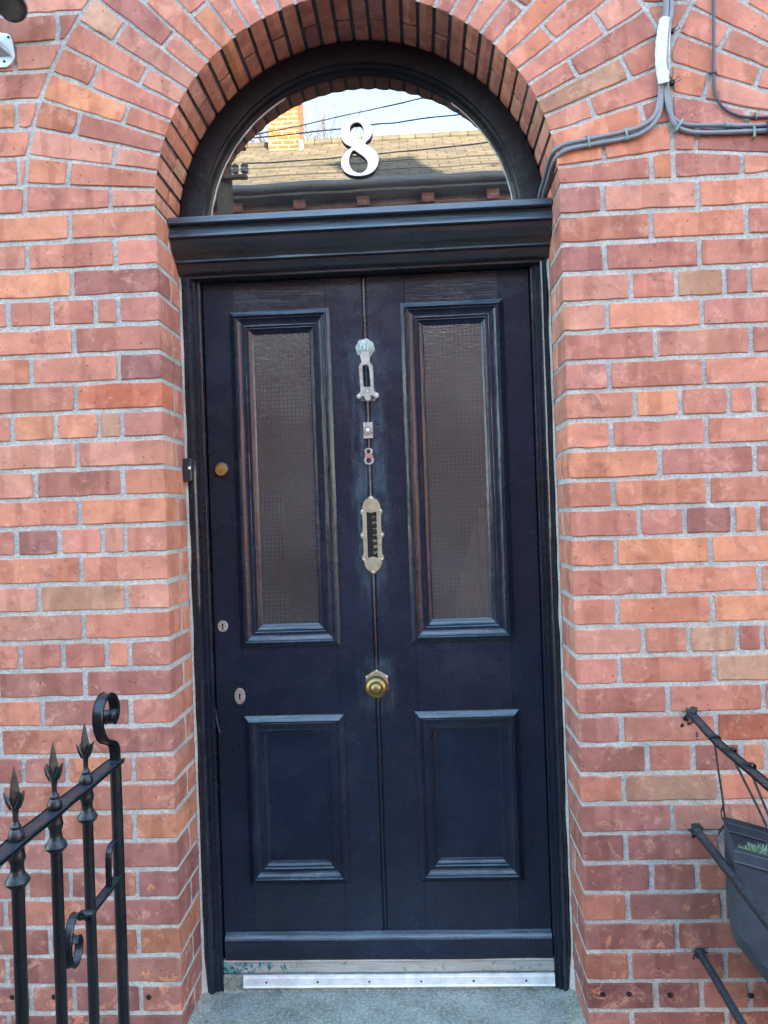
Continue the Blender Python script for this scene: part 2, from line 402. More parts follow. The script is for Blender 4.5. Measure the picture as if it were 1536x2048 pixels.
    def extrude_x(s, prof, x0, x1, seg=1, wob=0, seed=0):
        """prof: (y,z) list, open, swept along x with optional waviness"""
        n = len(prof); V = []; F = []
        for i in range(seg+1):
            x = x0+(x1-x0)*i/seg
            for q in prof:
                d = noise.noise(Vector((x*7+seed, q[0]*30, q[1]*30)))*wob
                V.append((x, q[0]+d, q[1]+d*.6))
        for i in range(seg):
            for j in range(n-1): F.append((i*n+j, i*n+j+1, (i+1)*n+j+1, (i+1)*n+j))
        F += [tuple(range(n)), tuple(range(seg*n, seg*n+n))]
        return s.add(V, F)
    def build(s, name, mat, parent=None, smooth=False): return obj(name, s.v, s.f, mat, parent, smooth)
def smoothloop(pts, k=6, closed=True):
    n = len(pts); out = []
    rngi = range(n) if closed else range(n-1)
    for i in rngi:
        if closed: p = [Vector(pts[(i+j) % n]) for j in (-1, 0, 1, 2)]
        else: p = [Vector(pts[min(max(i+j, 0), n-1)]) for j in (-1, 0, 1, 2)]
        for q in range(k):
            t = q/k
            out.append(.5*((2*p[1])+(-p[0]+p[2])*t+(2*p[0]-5*p[1]+4*p[2]-p[3])*t*t+(-p[0]+3*p[1]-3*p[2]+p[3])*t**3))
    if not closed: out.append(Vector(pts[-1]))
    return out
def circ(cx, cz, r, n=16, rz=None): return [(cx+r*math.cos(2*math.pi*i/n), cz+(rz or r)*math.sin(2*math.pi*i/n)) for i in range(n)]
def project(p):
    v = Vector(p)-CAM; d = v.dot(fw)
    if d < .1: return (-9999, -9999, 99)
    return (768+FPX*v.dot(rt)/d, 1024-FPX*v.dot(up)/d, d)

# ================================================================== THE SETTING
HW = .5217            # half width of the doorway between brick faces
RC, RI, RE = 2.178, .5225, .872   # arch centre height, inner radius, outer ring joint radius
X2 = 2*.811           # centre line of the neighbour's doorway
ZJ = lambda n: 2.025-.075*n
ZG = -.345            # street level at the foot of the steps

g = G(); xs = [-30, -2.2, -.56]; 
obj('pavement', [(-30, -2.2, ZG), (30, -2.2, ZG), (30, .1, ZG), (-30, .1, ZG), (-30, -2.2, ZG-.12), (30, -2.2, ZG-.12)], [(0, 1, 2, 3), (0, 1, 5, 4)], PAVM)['kind'] = 'structure'
obj('road', [(-30, -7.4, ZG-.12), (30, -7.4, ZG-.12), (30, -2.2, ZG-.12), (-30, -2.2, ZG-.12)], [(0, 1, 2, 3)], TARM)['kind'] = 'structure'
obj('far_pavement', [(-30, -9.0, ZG), (30, -9.0, ZG), (30, -7.4, ZG), (-30, -7.4, ZG), (-30, -7.4, ZG-.12), (30, -7.4, ZG-.12)], [(0, 1, 2, 3), (3, 2, 5, 4)], PAVM)['kind'] = 'structure'
obj('ground', [(-200, -200, ZG-.14), (200, -200, ZG-.14), (200, 200, ZG-.14), (-200, 200, ZG-.14)], [(0, 1, 2, 3)], TARM)['kind'] = 'structure'
# door step: gently uneven slab
V = []; F = []; nx, ny = 90, 50; x0, x1, y0, y1 = -HW-.02, HW+.02, -.42, .30
for i in range(nx+1):
    for j in range(ny+1):
        x = x0+(x1-x0)*i/nx; y = y0+(y1-y0)*j/ny
        edge = max(0, .030-(HW-abs(x)))*.75 if y > -.01 else 0
        z = .0035*noise.noise(Vector((x*7, y*7, 1)))+.0016*noise.noise(Vector((x*40, y*40, 3)))+edge
        V.append((x, y, z))
for i in range(nx):
    for j in range(ny):
        a = i*(ny+1)+j; F.append((a, a+ny+1, a+ny+2, a+1))
o = obj('doorstep', V, F, CONC, smooth=True); o['kind'] = 'structure'
gg = G(); gg.box(x0, x1, y0+.002, y1, ZG, -.006, .004); gg.box(x0, x1, y0-.30, y0-.002, ZG, -.172, .006)
gg.build('step_base', CONC)['kind'] = 'structure'

# ================================================================== HOUSE FRONT
house = tag(empty('brick_house', (0, 0, ZG)), 'red brick house front with grey mortar and a round arch over the dark door', 'house')
HM = house.location.copy()
def hp(o): o.parent = house; o.matrix_parent_inverse = Matrix.Translation(-HM); return o

PAL = dict(n=[(.55, .235, .160), (.58, .240, .158), (.52, .220, .155), (.56, .265, .190), (.48, .200, .150), (.60, .250, .155), (.54, .225, .165)],
           d=[(.41, .175, .140), (.44, .190, .150), (.36, .160, .135)], o=[(.62, .270, .150), (.60, .255, .150)],
           t=[(.53, .31, .20), (.50, .29, .19)], p1=[(.50, .20, .12)], r=[(.50, .16, .09)], b=[(.42, .180, .135), (.40, .175, .135)])
OVR = [('o', -0.863, 1.992), ('o', -0.713, 2.461), ('o', -0.888, 2.449), ('o', -0.81, 2.282), ('p1', -0.784, 2.415), ('t', -0.665, 2.674), ('o', -0.355, 2.639), ('t', -0.658, 1.615), ('o', -0.86, 1.618), ('t', -0.744, 1.164), ('o', 0.752, 1.24), ('t', 0.861, 1.916), ('t', 0.734, 0.632), ('t', 0.868, 1.012), ('t', 0.932, 0.956), ('o', -0.746, 0.711), ('o', -0.576, 0.266), ('r', 0.889, 0.793), ('d', -0.584, 0.787), ('d', -0.834, 0.504), ('d', -0.661, 0.88), ('d', -0.861, 0.872), ('d', 0.566, 0.115), ('d', 0.76, 0.114), ('b', 0.615, 0.267), ('d', 0.578, 1.703), ('d', -0.857, 1.318), ('d', 0.561, 2.137), ('b', 0.613, 0.736), ('d', -0.906, 0.741), ('d', 0.645, 0.583), ('d', -0.705, 0.358), ('d', -0.924, 0.216), ('d', 0.68, 0.152), ('o', 0.73, 1.583), ('o', 0.984, 1.736), ('r', -0.687, 1.666), ('r', -0.637, 1.939), ('d', -0.676, 1.993), ('p1', -0.812, 1.921), ('d', -0.603, 1.78), ('o', 0.988, 2.544), ('o', 0.884, 2.411), ('o', 0.533, 0.979), ('d', -0.557, 0.422), ('d', -0.613, 1.885), ('d', 0.669, 0.9), ('o', 0.789, 2.195), ('d', 0.624, 2.14), ('o', -0.791, 2.143)]
rb = random.Random(5)
def inpoly(x, z, P):
    c = False; n = len(P)
    for i in range(n):
        a, b = P[i], P[i-1]
        if (a[1] > z) != (b[1] > z) and x < (b[0]-a[0])*(z-a[1])/(b[1]-a[1])+a[0]: c = not c
    return c
def clip(P, nx_, nz_, d):
    """keep nx*x+nz*z <= d"""
    out = []
    for i in range(len(P)):
        a, b = P[i-1], P[i]; da, db = nx_*a[0]+nz_*a[1]-d, nx_*b[0]+nz_*b[1]-d
        if (da <= 0) != (db <= 0): t = da/(da-db); out.append((a[0]+(b[0]-a[0])*t, a[1]+(b[1]-a[1])*t))
        if db <= 0: out.append(b)
    return out
bricks = []   # (name, verts, faces, colour, centre)
def brick(P, y0=0.0, y1=.104, name='brick', face=True, backbev=False):
    if len(P) < 3: return
    ar = sum(P[i-1][0]*P[i][1]-P[i][0]*P[i-1][1] for i in range(len(P)))/2
    if abs(ar) < .00045: return
    if ar < 0: P = P[::-1]
    cx = sum(p[0] for p in P)/len(P); cz = sum(p[1] for p in P)/len(P)
    zlow = max(0, min(1, (1.25-cz)/1.2))
    k = 'n'; q = rb.random()
    if q < .035: k = 'o'
    elif q < .045: k = 't'
    elif q < .12+.26*zlow: k = 'd'
    elif q < .15+.32*zlow: k = 'b'
    if face:
        for c_, ox, oz in OVR:
            if inpoly(ox, oz, P): k = c_
    col = rb.choice(PAL[k]); v_ = rb.uniform(.86, 1.12); col = tuple(min(.8, a*v_*(1-w_*zlow)) for a, w_ in zip(col, (.42, .42, .36)))
    # subdivide the outline and make it slightly worn
    out = []; n = len(P)
    for i in range(n):
        a, b = P[i], P[(i+1) % n]; L_ = math.hypot(b[0]-a[0], b[1]-a[1]); m = 6 if L_ > .16 else 4 if L_ > .09 else 2
        for j in range(m):
            t = j/m; out.append((a[0]+(b[0]-a[0])*t, a[1]+(b[1]-a[1])*t, j == 0))
    N = len(out); J = []
    for i, (x, z, cor) in enumerate(out):
        dx, dz = cx-x, cz-z; L_ = math.hypot(dx, dz); pull = rb.uniform(.0006, .0028) if cor else (rb.uniform(-.0013, .0014) if rb.random() > .045 or abs(abs(x)-HW) < .002 else rb.uniform(.002, .0042))
        J.append((x+dx/L_*pull+rb.uniform(-.0004, .0004), z+dz/L_*pull+rb.uniform(-.0009, .0009)))
    bv = rb.uniform(.0012, .0024); yo = rb.uniform(-.0012, .0010) if face else 0
    def ring(d, y):
        r_ = []
        for i in range(N):
            a, b = J[i-1], J[(i+1) % N]; tx, tz = b[0]-a[0], b[1]-a[1]; l = math.hypot(tx, tz) or 1
            r_.append((J[i][0]-tz/l*d, y, J[i][1]+tx/l*d))
        return r_
    V = ring(bv, y0+yo)+ring(0, y0+yo+bv*.8)+ring(0, y1-bv)
    F = [tuple(range(N))]+[(r_*N+i, r_*N+(i+1) % N, (r_+1)*N+(i+1) % N, (r_+1)*N+i) for r_ in range(2) for i in range(N)]
    if backbev:
        V += ring(bv, y1); F += [(2*N+i, 2*N+(i+1) % N, 3*N+(i+1) % N, 3*N+i) for i in range(N)]
    bricks.append((name, V, F, (*col, rb.random()), (cx, (y0 if face else y1*.5+y0*.5), cz)))
def rect(xa, xb, za, zb): return [(xa, za), (xb, za), (xb, zb), (xa, zb)]
JT = .0060
def ringx(z, side, cx=0.0):
    """x where the outer edge of the arch ring lies at height z"""
    d = z-RC
    if abs(d) >= RE: return None
    return cx+side*math.sqrt(RE*RE-d*d)
XL = -1.75
for i in range(-17, 32):
    zt, zb = ZJ(i)-JT, ZJ(i+1)+JT; k4 = i % 4; above = i < -2
    zt += rb.uniform(-.0008, .0008); zb += rb.uniform(-.0008, .0008)
    if above:
        q = -2.06-(.1175 if i % 2 else 0)
        while q < 3.1:
            w_ = .235; xa, xb = max(q+JT, XL), min(q+w_-JT, 3.2); q += w_
            if xb-xa < .02: continue
            P = rect(xa, xb, zb, zt)
            for cx in (0.0, X2):
                if zb > RC+RE or not P: continue
                def ed(z, sd):
                    d = z-RC
                    return cx+sd*(math.sqrt(RE*RE-d*d) if abs(d) < RE else .03)
                sd = 1 if (xa+xb)/2 > cx else -1
                ax, az, bx, bz = ed(zb, sd)+sd*JT*1.1, zb, ed(zt, sd)+sd*JT*1.1, zt
                if sd < 0: nx_, nz_ = (bz-az), -(bx-ax)
                else: nx_, nz_ = -(bz-az), (bx-ax)
                P = clip(P, nx_, nz_, nx_*ax+nz_*az)
            brick(P)
        continue
    # ---- beyond the neighbour's doorway
    q = X2+HW-(.1175 if i % 2 else 0)
    while q < 3.19:
        xa, xb = max(q+JT, X2+HW), min(q+.235-JT, 3.2); q += .235
        if xb-xa > .02: brick(rect(xa, xb, zb, zt), 0, .25)
    # ---- left of the door
    J = {0: [.230], 2: [.230], 3: [.112], 1: [.110, .170, .287, .403]}[k4][:]
    step = .117 if k4 == 1 else .235
    while J[-1] < -XL-HW: J.append(J[-1]+step)
    J = [0]+J
    for a, b in zip(J, J[1:]):
        xa, xb = -HW-b+JT+rb.uniform(-.001, .001), -HW-a-(JT if a > 0 else 0)
        P = rect(xa, xb, zb, zt)
        if above:
            zz = [zb, zt]; rx = [ringx(z, -1) for z in zz]
            if all(r_ is None for r_ in rx) and zb > RC+RE-.001: pass
            else:
                r1, r2 = [(-.12 if r_ is None else r_) for r_ in rx]
                # straight cut that follows the ring
                ax, az, bx, bz = r1-JT*1.1, zb, r2-JT*1.1, zt
                nx_, nz_ = (bz-az), -(bx-ax); P = clip(P, nx_, nz_, nx_*ax+nz_*az)
        brick(P)
    # ---- the part over the arch, right of its crown (courses above the ring only)
    if above and zb > RC+RE-.25:
        pass
    # ---- pier to the right
    J = {0: [0, .110, .347, .578], 2: [0, .110, .347, .578], 3: [0, .229, .466, .578], 1: [0, .172, .286, .406, .468, .578]}[k4]
    if above:
        ra, rb2 = ringx(zb, 1), ringx(zt, 1); la, lb = ringx(zb, -1, X2), ringx(zt, -1, X2)
        if zb < RC+RE and (ra is None or la is None or (zt+zb)/2 < 2.47): 
            if (zt+zb)/2 < 2.47: continue
        JJ = [-.40+.235*q-(.115 if i % 2 else 0) for q in range(6)]
        for a, b in zip(JJ, JJ[1:]):
            P = rect(HW+a+JT, HW+b-JT, zb, zt)
            if zb < RC+RE:
                r1 = ra if ra is not None else .10; r2 = rb2 if rb2 is not None else .10
                nx_, nz_ = -(zt-zb), (r2-r1); P = clip(P, nx_, nz_, nx_*(r1+JT)+nz_*zb)
                r1 = la if la is not None else X2-.10; r2 = lb if lb is not None else X2-.10
                if P: nx_, nz_ = (zt-zb), -(r2-r1); P = clip(P, nx_, nz_, nx_*(r1-JT)+nz_*zb)
            brick(P)
        continue
    for a, b in zip(J, J[1:]):
        xa, xb = HW+a+(JT if a > 0 else 0), HW+b-(JT if b < .57 else 0)
        brick(rect(xa, xb, zb, zt))
    # ---- reveals: second brick behind the corner brick, turned into the doorway
    for sg, k_st in ((-1, (0, 2)), (1, (3, 1)), (3, (0, 2)),):
        if k4 in k_st:
            if sg == -1: P = rect(-HW-.10, -HW, zb, zt)
            elif sg == 1: P = rect(HW, HW+.10, zb, zt)
            else: P = rect(HW+.478, HW+.578, zb, zt)
            brick(P, .104+.0140, .30, 'brick', face=False)
        else:
            # corner header runs straight back: extend
            if sg == -1: P = rect(-HW-.10, -HW, zb, zt)
            elif sg == 1: P = rect(HW, HW+.10, zb, zt)
            else: P = rect(HW+.478, HW+.578, zb, zt)
            if bricks:
                # lengthen the matching corner brick
                for bi in range(len(bricks)-1, max(-1, len(bricks)-40), -1):
                    nm, V, F, c_, ce = bricks[bi]
                    if abs(ce[1]) < .01 and abs(ce[2]-(zt+zb)/2) < .02 and ((sg == -1 and abs(max(v[0] for v in V)+HW) < .004) or (sg == 1 and abs(min(v[0] for v in V)-HW) < .004) or (sg == 3 and abs(max(v[0] for v in V)-HW-.578) < .004)):
                        V[:] = [(v[0], .222 if v[1] > .09 else v[1], v[2]) for v in V]; break
# ---- arch rings
DA = R(5.0)
def polar(cx, r_, a): return (cx+r_*math.cos(a), RC+r_*math.sin(a))
def ring_arch(cx, flip, lim):
    for k in range(36):
        a0, a1 = math.pi-k*DA, math.pi-(k+1)*DA
        if flip: pass
        A = (k % 2 == 0)
        jw = .0095
        def seg(ra, rb_, y0=0, y1=.104, face=True):
            da, db = jw/2/ra, jw/2/rb_
            P = [polar(cx, ra, a0-da), polar(cx, ra, a1+da), polar(cx, rb_, a1+db), polar(cx, rb_, a0-db)]
            for nx_, nz_, d in lim: P = clip(P, nx_, nz_, d)
            brick(P, y0, y1, 'arch_brick', face)
        if A: seg(RI, .636, 0, .30); seg(.647, RE-.006)
        else:
            seg(RI, .752, 0, .104); seg(.764, RE-.006); seg(RI, .63, .1145, .30, False)
ring_arch(0.0, False, [(1, 0, .811-.006)])
ring_arch(X2, True, [(-1, 0, -(.811+.006))])

indiv = {'brick': [], 'arch_brick': []}; rest = []
for b in bricks:
    px, py, d = project(b[4]); 
    if -60 < px < 1596 and -60 < py < 2100 and b[4][0] < 1.12: indiv[b[0]].append(b)
    else: rest.append(b)
for nm in indiv:
    L_ = indiv[nm]
    if len(L_) > 300:
        L_.sort(key=lambda b: math.hypot(project(b[4])[0]-768, project(b[4])[1]-1024)); rest += L_[300:]; indiv[nm] = L_[:300]
def mk_brick(name, items):
    V = []; F = []; cols = []
    for _, v, f, c, _ in items:
        n = len(V); V += v; F += [tuple(i+n for i in q) for q in f]; cols += [c]*len(v)
    o = obj(name, V, F, MB_); ca = o.data.color_attributes.new('bcol', 'FLOAT_COLOR', 'POINT')
    flat = [x for c in cols for x in c]; ca.data.foreach_set('color', flat); return hp(o)
for nm in indiv:
    for b in indiv[nm]: mk_brick(nm, [b])
print('bricks', {k: len(v) for k, v in indiv.items()}, 'rest', len(rest))
o = mk_brick('brick', rest); o['kind'] = 'stuff'; o.name = 'outer_brick'

# ---- mortar bed: front sheet with the two door openings cut, plus reveal and soffit
MR = .0036; V = []; F = []; vmap = {}
def vv(x, y, z):
    k = (round(x, 5), round(y, 5), round(z, 5))
    if k not in vmap: vmap[k] = len(V); V.append((x, y, z))
    return vmap[k]
hw2 = HW+MR; ri2 = RI+.0015
def zlow(x):
    for cx in (0, X2):
        d = abs(x-cx)
        if d < hw2-1e-6: return RC+math.sqrt(max(0, ri2*ri2-min(d, ri2)**2))
    return ZG
cols = sorted(set([XL, -1.2, -.9, -hw2, hw2, .8, X2-hw2, X2+hw2, X2+1.2, 3.2]+[c_*hw2*math.sin(R(a)) for c_ in (1,) for a in range(-90, 91, 5)]+[X2+hw2*math.sin(R(a)) for a in range(-90, 91, 5)]))
for a, b in zip(cols, cols[1:]):
    if b-a < 1e-6: continue
    m = (a+b)/2; inside = any(abs(m-cx) < hw2 for cx in (0, X2))
    za = RC+math.sqrt(max(0, ri2**2-min(ri2, min(abs(a), abs(a-X2)))**2)) if inside else ZG
    zb_ = RC+math.sqrt(max(0, ri2**2-min(ri2, min(abs(b), abs(b-X2)))**2)) if inside else ZG
    F.append((vv(a, MR, za), vv(b, MR, zb_), vv(b, MR, 3.30), vv(a, MR, 3.30)))
for cx in (0, X2):
    arc = [(cx+hw2*math.sin(R(a)), RC+math.sqrt(max(0, ri2**2-min(ri2, abs(hw2*math.sin(R(a))))**2))) for a in range(-90, 91, 5)]
    line = [(cx-hw2, ZG)]+arc+[(cx+hw2, ZG)]
    for sg in (-1, 1):
        xa = cx+sg*hw2; xb = cx+sg*(HW+.0030); q = [(xa, MR), (xa, .006), (xb, .016), (xb, .30)]
        for (x1_, y1_), (x2_, y2_) in zip(q, q[1:]): F.append((vv(x1_, y1_, ZG), vv(x2_, y2_, ZG), vv(x2_, y2_, RC), vv(x1_, y1_, RC)))
hp(obj('mortar', V, F, MM))
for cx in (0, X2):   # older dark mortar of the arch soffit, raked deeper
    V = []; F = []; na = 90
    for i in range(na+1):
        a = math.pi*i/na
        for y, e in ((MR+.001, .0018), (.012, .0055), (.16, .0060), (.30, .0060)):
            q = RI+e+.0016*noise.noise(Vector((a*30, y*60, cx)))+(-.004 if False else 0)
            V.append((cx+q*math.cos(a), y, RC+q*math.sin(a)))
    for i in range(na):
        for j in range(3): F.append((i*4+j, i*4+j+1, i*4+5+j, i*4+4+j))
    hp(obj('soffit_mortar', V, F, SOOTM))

# plain upper wall, side walls, roof and chimney of this house
g = G(); g.box(-9, XL-.002, .0, .3, ZG, 5.7, .002); g.box(XL, 3.2, .0, .3, 3.302, 5.7, .002); g.box(3.202, 9, .0, .3, ZG, 5.7, .002); g.box(-9, 9, 8.3, 8.6, ZG, 5.7)
g.box(-9, -8.7, .302, 8.298, ZG, 5.7); g.box(8.7, 9, .302, 8.298, ZG, 5.7); hp(g.build('upper_wall', FARBR))
g = G(); g.add([(-9.2, -.25, 5.62), (9.2, -.25, 5.62), (9.2, 4.3, 8.80), (-9.2, 4.3, 8.80), (-9.2, 8.85, 5.62), (9.2, 8.85, 5.62)], [(0, 1, 2, 3), (3, 2, 5, 4), (0, 1, 5, 4), (0, 3, 4), (1, 2, 5)]); hp(g.build('roof', SLATE))
g = G(); g.box(4.3, 5.4, 3.9, 4.7, 7.9, 9.95, .01); g.box(4.24, 5.46, 3.84, 4.76, 9.952, 10.1, .01); g.box(4.6, 4.9, 4.15, 4.45, 10.102, 10.5, .03); hp(g.build('chimney', CHIMBR))
# hallway behind the door
g = G(); g.add([(-.62, .36, 0), (.9, .36, 0), (.9, 4.5, 0), (-.62, 4.5, 0), (-.62, .36, 2.95), (.9, .36, 2.95), (.9, 4.5, 2.95), (-.62, 4.5, 2.95)], [(0, 1, 2, 3), (4, 5, 6, 7), (0, 3, 7, 4), (1, 2, 6, 5), (3, 2, 6, 7)])
tag(g.build('hallway', PLAS), kind='structure')
g = G(); pts = []; nn = 40
for i in range(nn+1):
    x = .235+.11*i/nn; pts.append((x, .268+.006*math.sin(i*.9)+.004*math.sin(i*.37)))
n1 = nn+1; ztp = [1.10+.26*min(1, i/nn*1.5)+.03*noise.noise(Vector((i*.3, 0, 0))) for i in range(n1)]
V = [(x, y, .02) for x, y in pts]+[(x, y, ztp[i]) for i, (x, y) in enumerate(pts)]; V += [(x, y+.006, z) for x, y, z in V]
F = [(i, i+1, n1+i+1, n1+i) for i in range(nn)]+[(2*n1+i, 2*n1+i+1, 3*n1+i+1, 3*n1+i) for i in range(nn)]
tag(obj('hall_curtain', V, F, CURT, smooth=True), 'pale folded cloth seen faintly through the lower part of the right wired glass pane', 'curtain')

g = G(); g.box(-.335, -.262, .272, .292, .02, 1.42, .008); tag(g.build('hall_coat', m_simple('brown_hall_cloth', (.22, .14, .08), .9, 0, .2)), 'brown cloth seen faintly behind the left side of the left wired glass pane', 'coat')
# ================================================================== DOOR FRAME
YF, YD = .194, .235
frame = tag(empty('door_frame', (0, YF, 0)), 'navy black painted door frame with moulded transom and half round fanlight under the brick arch', 'door frame')
def fp(o, root): o.parent = root; o.matrix_parent_inverse = Matrix.Translation(-root.location); return o
def waveline(prof, z0, z1, seg, side, wob, seed):
    """upright moulding: prof (x,y) swept along z"""
    n = len(prof); V = []; F = []
    for i in range(seg+1):
        z = z0+(z1-z0)*i/seg
        for q in prof:
            d = noise.noise(Vector((q[0]*40+seed, q[1]*40, z*6)))*wob
            V.append((side*(q[0]+d*.5), q[1]+d, z))
    for i in range(seg):
        for j in range(n-1): F.append((i*n+j, i*n+j+1, (i+1)*n+j+1, (i+1)*n+j))
    F += [tuple(range(n)), tuple(range(seg*n, seg*n+n))]
    return V, F
JP = [(.5195, .30), (.5195, .202), (.517, .195), (.512, .190), (.503, .188), (.4965, .190), (.492, .197), (.4905, .206), (.487, .2065), (.4855, .203), (.482, .203), (.480, .207), (.479, .214), (.476, .2145), (.4745, .212), (.472, .213), (.4705, .219), (.4705, .2285), (.4775, .2285), (.4775, .30)]
for s in (-1, 1):
    if s == 1: JPs = [(a+.003 if a < .5 else a, b) for a, b in JP]
    else: JPs = JP
    V, F = waveline(JPs, .004, 2.045, 40, s, .0016, 3+s)
    o = obj('jamb', V, F, P_F, smooth=True); fp(o, frame)
for s in (-1, 1):
    V = []; F = []; q = 90
    for i in range(q+1):
        z = .0+2.05*i/q; w = .0042+.0035*noise.noise(Vector((z*9, s*5, 0)))+(.012*max(0, 1-z/.10))
        V += [(s*.5222, .190-w*1.8, z), (s*(.5222-w*.55), .191-w*.6, z), (s*(.5222-w), .1935, z)]
    for i in range(q):
        for j in range(2): F.append((i*3+j, i*3+j+1, i*3+4+j, i*3+3+j))
    fp(obj('mortar_fillet', V, F, MM, smooth=True), frame)
TP = [(.30, 2.222), (.205, 2.218), (.110, 2.190), (.1035, 2.187), (.0970, 2.1695), (.0985, 2.1665), (.114, 2.1645), (.1165, 2.1600), (.1125, 2.1570), (.1035, 2.1345), (.107, 2.1315), (.1155, 2.131), (.117, 2.124), (.122, 2.113), (.130, 2.103), (.139, 2.097), (.147, 2.093), (.152, 2.0875), (.1525, 2.084), (.1495, 2.079), (.153, 2.0765), (.162, 2.0765), (.1635, 2.070), (.168, 2.061), (.176, 2.055), (.186, 2.052), (.190, 2.050), (.1905, 2.045), (.1925, 2.0435), (.236, 2.0425), (.300, 2.0425)]
g = G(); g.extrude_x(TP, -.5215, .5215, 60, .0018, 2); fp(g.build('transom', P_T, smooth=True), frame)
# fanlight: arched frame
AP = [(.520, .30), (.520, .197), (.517, .194), (.463, .194), (.459, .196), (.457, .203), (.452, .205), (.449, .210), (.446, .219), (.440, .223), (.4365, .226), (.4365, .30)]
V = []; F = []; na = 72; m = len(AP)
for i in range(na+1):
    a = R(-3.5)+(math.pi+R(7))*i/na
    for j, (r_, y) in enumerate(AP):
        d = noise.noise(Vector((a*6, r_*50, 4)))*.0012
        V.append(((r_+d)*math.cos(a), y+d*.5, RC+(r_+d)*math.sin(a)))
for i in range(na):
    for j in range(m-1): F.append((i*m+j, i*m+j+1, (i+1)*m+j+1, (i+1)*m+j))
fp(obj('arch_frame', V, F, P_A, smooth=True), frame)
# fanlight pane
YG = .2285
pl = [( .4385*math.cos(math.pi*i/48), RC+.4385*math.sin(math.pi*i/48)) for i in range(49)]
V = [(x, YG, z) for x, z in pl]+[(x, YG+.004, z) for x, z in pl]; n = len(pl)
F = [tuple(range(n)), tuple(range(n, 2*n))]+[(i, (i+1) % n, n+(i+1) % n, n+i) for i in range(n)]
fp(obj('fanlight_pane', V, F, FANGL), frame)
# uneven white putty line at its edge
for a0, a1 in ((R(2), R(52)), (R(118), R(178))):
    V = []; F = []; q = 60
    for i in range(q+1):
        a = a0+(a1-a0)*i/q; w = max(.0004, .0022+.0022*noise.noise(Vector((a*14, 2, 0)))); 
        if i in (0, q): w = .0003
        for r_, y in ((.4372, YG-.0035), (.4372-w, YG-.0030), (.4372-w-.0006, YG-.0002)): V.append((r_*math.cos(a), y, RC+r_*math.sin(a)))
    for i in range(q):
        for j in range(2): F.append((i*3+j, i*3+j+1, i*3+4+j, i*3+3+j))
    fp(obj('putty_line', V, F, PUTTY), frame)
g = G(); g.extrude_x([(.30, .0775), (.226, .0770), (.222, .0740), (.2215, .048), (.224, .0455), (.30, .0450)], -.4725, .4745, 40, .0022, 9); fp(g.build('timber_sill', SILL), frame)
g = G(); g.box(-.4700, .4730, .2215, .27, .0780, .0835, .0008); fp(g.build('weather_strip', ALU), frame)
g = G(); g.extrude_x([(.30, .0440), (.2180, .0440), (.2145, .0410), (.2130, .004), (.2060, -.004), (.30, -.004)], -.4700, .4730, 30, .0025, 5); o = g.build('sill_upstand', CONC); fp(o, frame)
# metal threshold strip screwed to the upstand
g = G(); g.extrude_x([(.2130, .0465), (.2085, .0465), (.2075, .0440), (.2090, .0420), (.2070, .0400), (.2055, .0200), (.2020, .0160), (.2035, .0130), (.2090, .0120)], -.4120, .4730, 30, .0008, 8)
thr = empty('threshold_strip', (0, .205, .012)); tag(thr, 'bright scuffed aluminium strip with screw holes below the dark door', 'threshold strip'); fp(g.build('strip', ALU), thr)
for k in range(6):
    g = G(); x = -.345+.1475*k; g.lathe([(.0032, -.0004), (.0030, -.0009), (.0004, -.0006)], 'y', 10, (x, .2062, .029)); fp(g.build('screw_hole', CLIPG), thr)

# ================================================================== FRONT DOOR
door = tag(empty('front_door', (0, YD, .085)), 'navy black painted panelled front door with two tall wired glass panes and old metal fittings', 'door')
def dp(o): return fp(o, door)
DX0, DX1, DZ0, DZ1 = -.4690, .4720, .0855, 2.0400
PAN = [(-.393, -.099, .980, 1.955, True), (.102, .3985, .982, 1.959, True), (-.3885, -.098, .297, .784, False), (.104, .4015, .298, .786, False)]
def board(name, x0, x1, z0, z1, mat, c=.0009): g = G(); g.box(x0, x1, YD, YD+.040, z0, z1, c); return dp(g.build(name, mat))
IN = .014   # members run a little under the mouldings
gap = .0003
board('stile', DX0, -.393+IN, DZ0, DZ1, P_V); board('stile', .3985-IN, DX1, DZ0, DZ1, P_V)
for s in (-1, 1):
    xa, xb = (-.099-IN, -.0075) if s < 0 else (.0075, .102+IN)
    board('muntin', xa, xb, DZ0, DZ1, P_C)
    x0, x1 = (-.393+IN+gap, -.099-IN-gap) if s < 0 else (.102+IN+gap, .3985-IN-gap)
    board('top_rail', x0, x1, 1.955-IN, DZ1, P_H); board('lock_rail', x0, x1, .784-IN, .980+IN, P_H); board('bottom_rail', x0, x1, DZ0, .297+IN, P_H)
g = G(); g.box(-.0073, .0073, YD+.006, YD+.034, .10, DZ1, .0003); dp(g.build('groove_back', P_C))
V, F = waveline([(.0042, .2408), (.0040, .2375), (.0026, .2345), (0, .2335), (-.0026, .2345), (-.0040, .2375), (-.0042, .2408)], .158, DZ1-.002, 60, 1, .0016, 7)
dp(obj('centre_bead', V, F, P_C, smooth=True))
PRG = [(0, -.001), (.0010, .0045), (.0035, .0065), (.0070, .0088), (.0110, .0115), (.0135, .0140), (.0155, .0158), (.0172, .0158), (.0182, .0135), (.0186, .0100), (.0205, .0094), (.0225, .0102), (.0242, .0094), (.0250, .0066), (.0295, .0038), (.0350, .0018), (.0410, .0010), (.0438, .0018), (.0452, .0006), (.0458, -.0022), (.0482, -.0028), (.0505, -.0022), (.0520, -.0040), (.0530, -.0070), (.0575, -.0095), (.0620, -.0108), (.0665, -.0150), (.0668, -.0200)]
PRL = PRG[:-5]+[(.0530, -.0070), (.0560, -.0088), (.0610, -.0100), (.0620, -.0125), (.0640, -.016)]
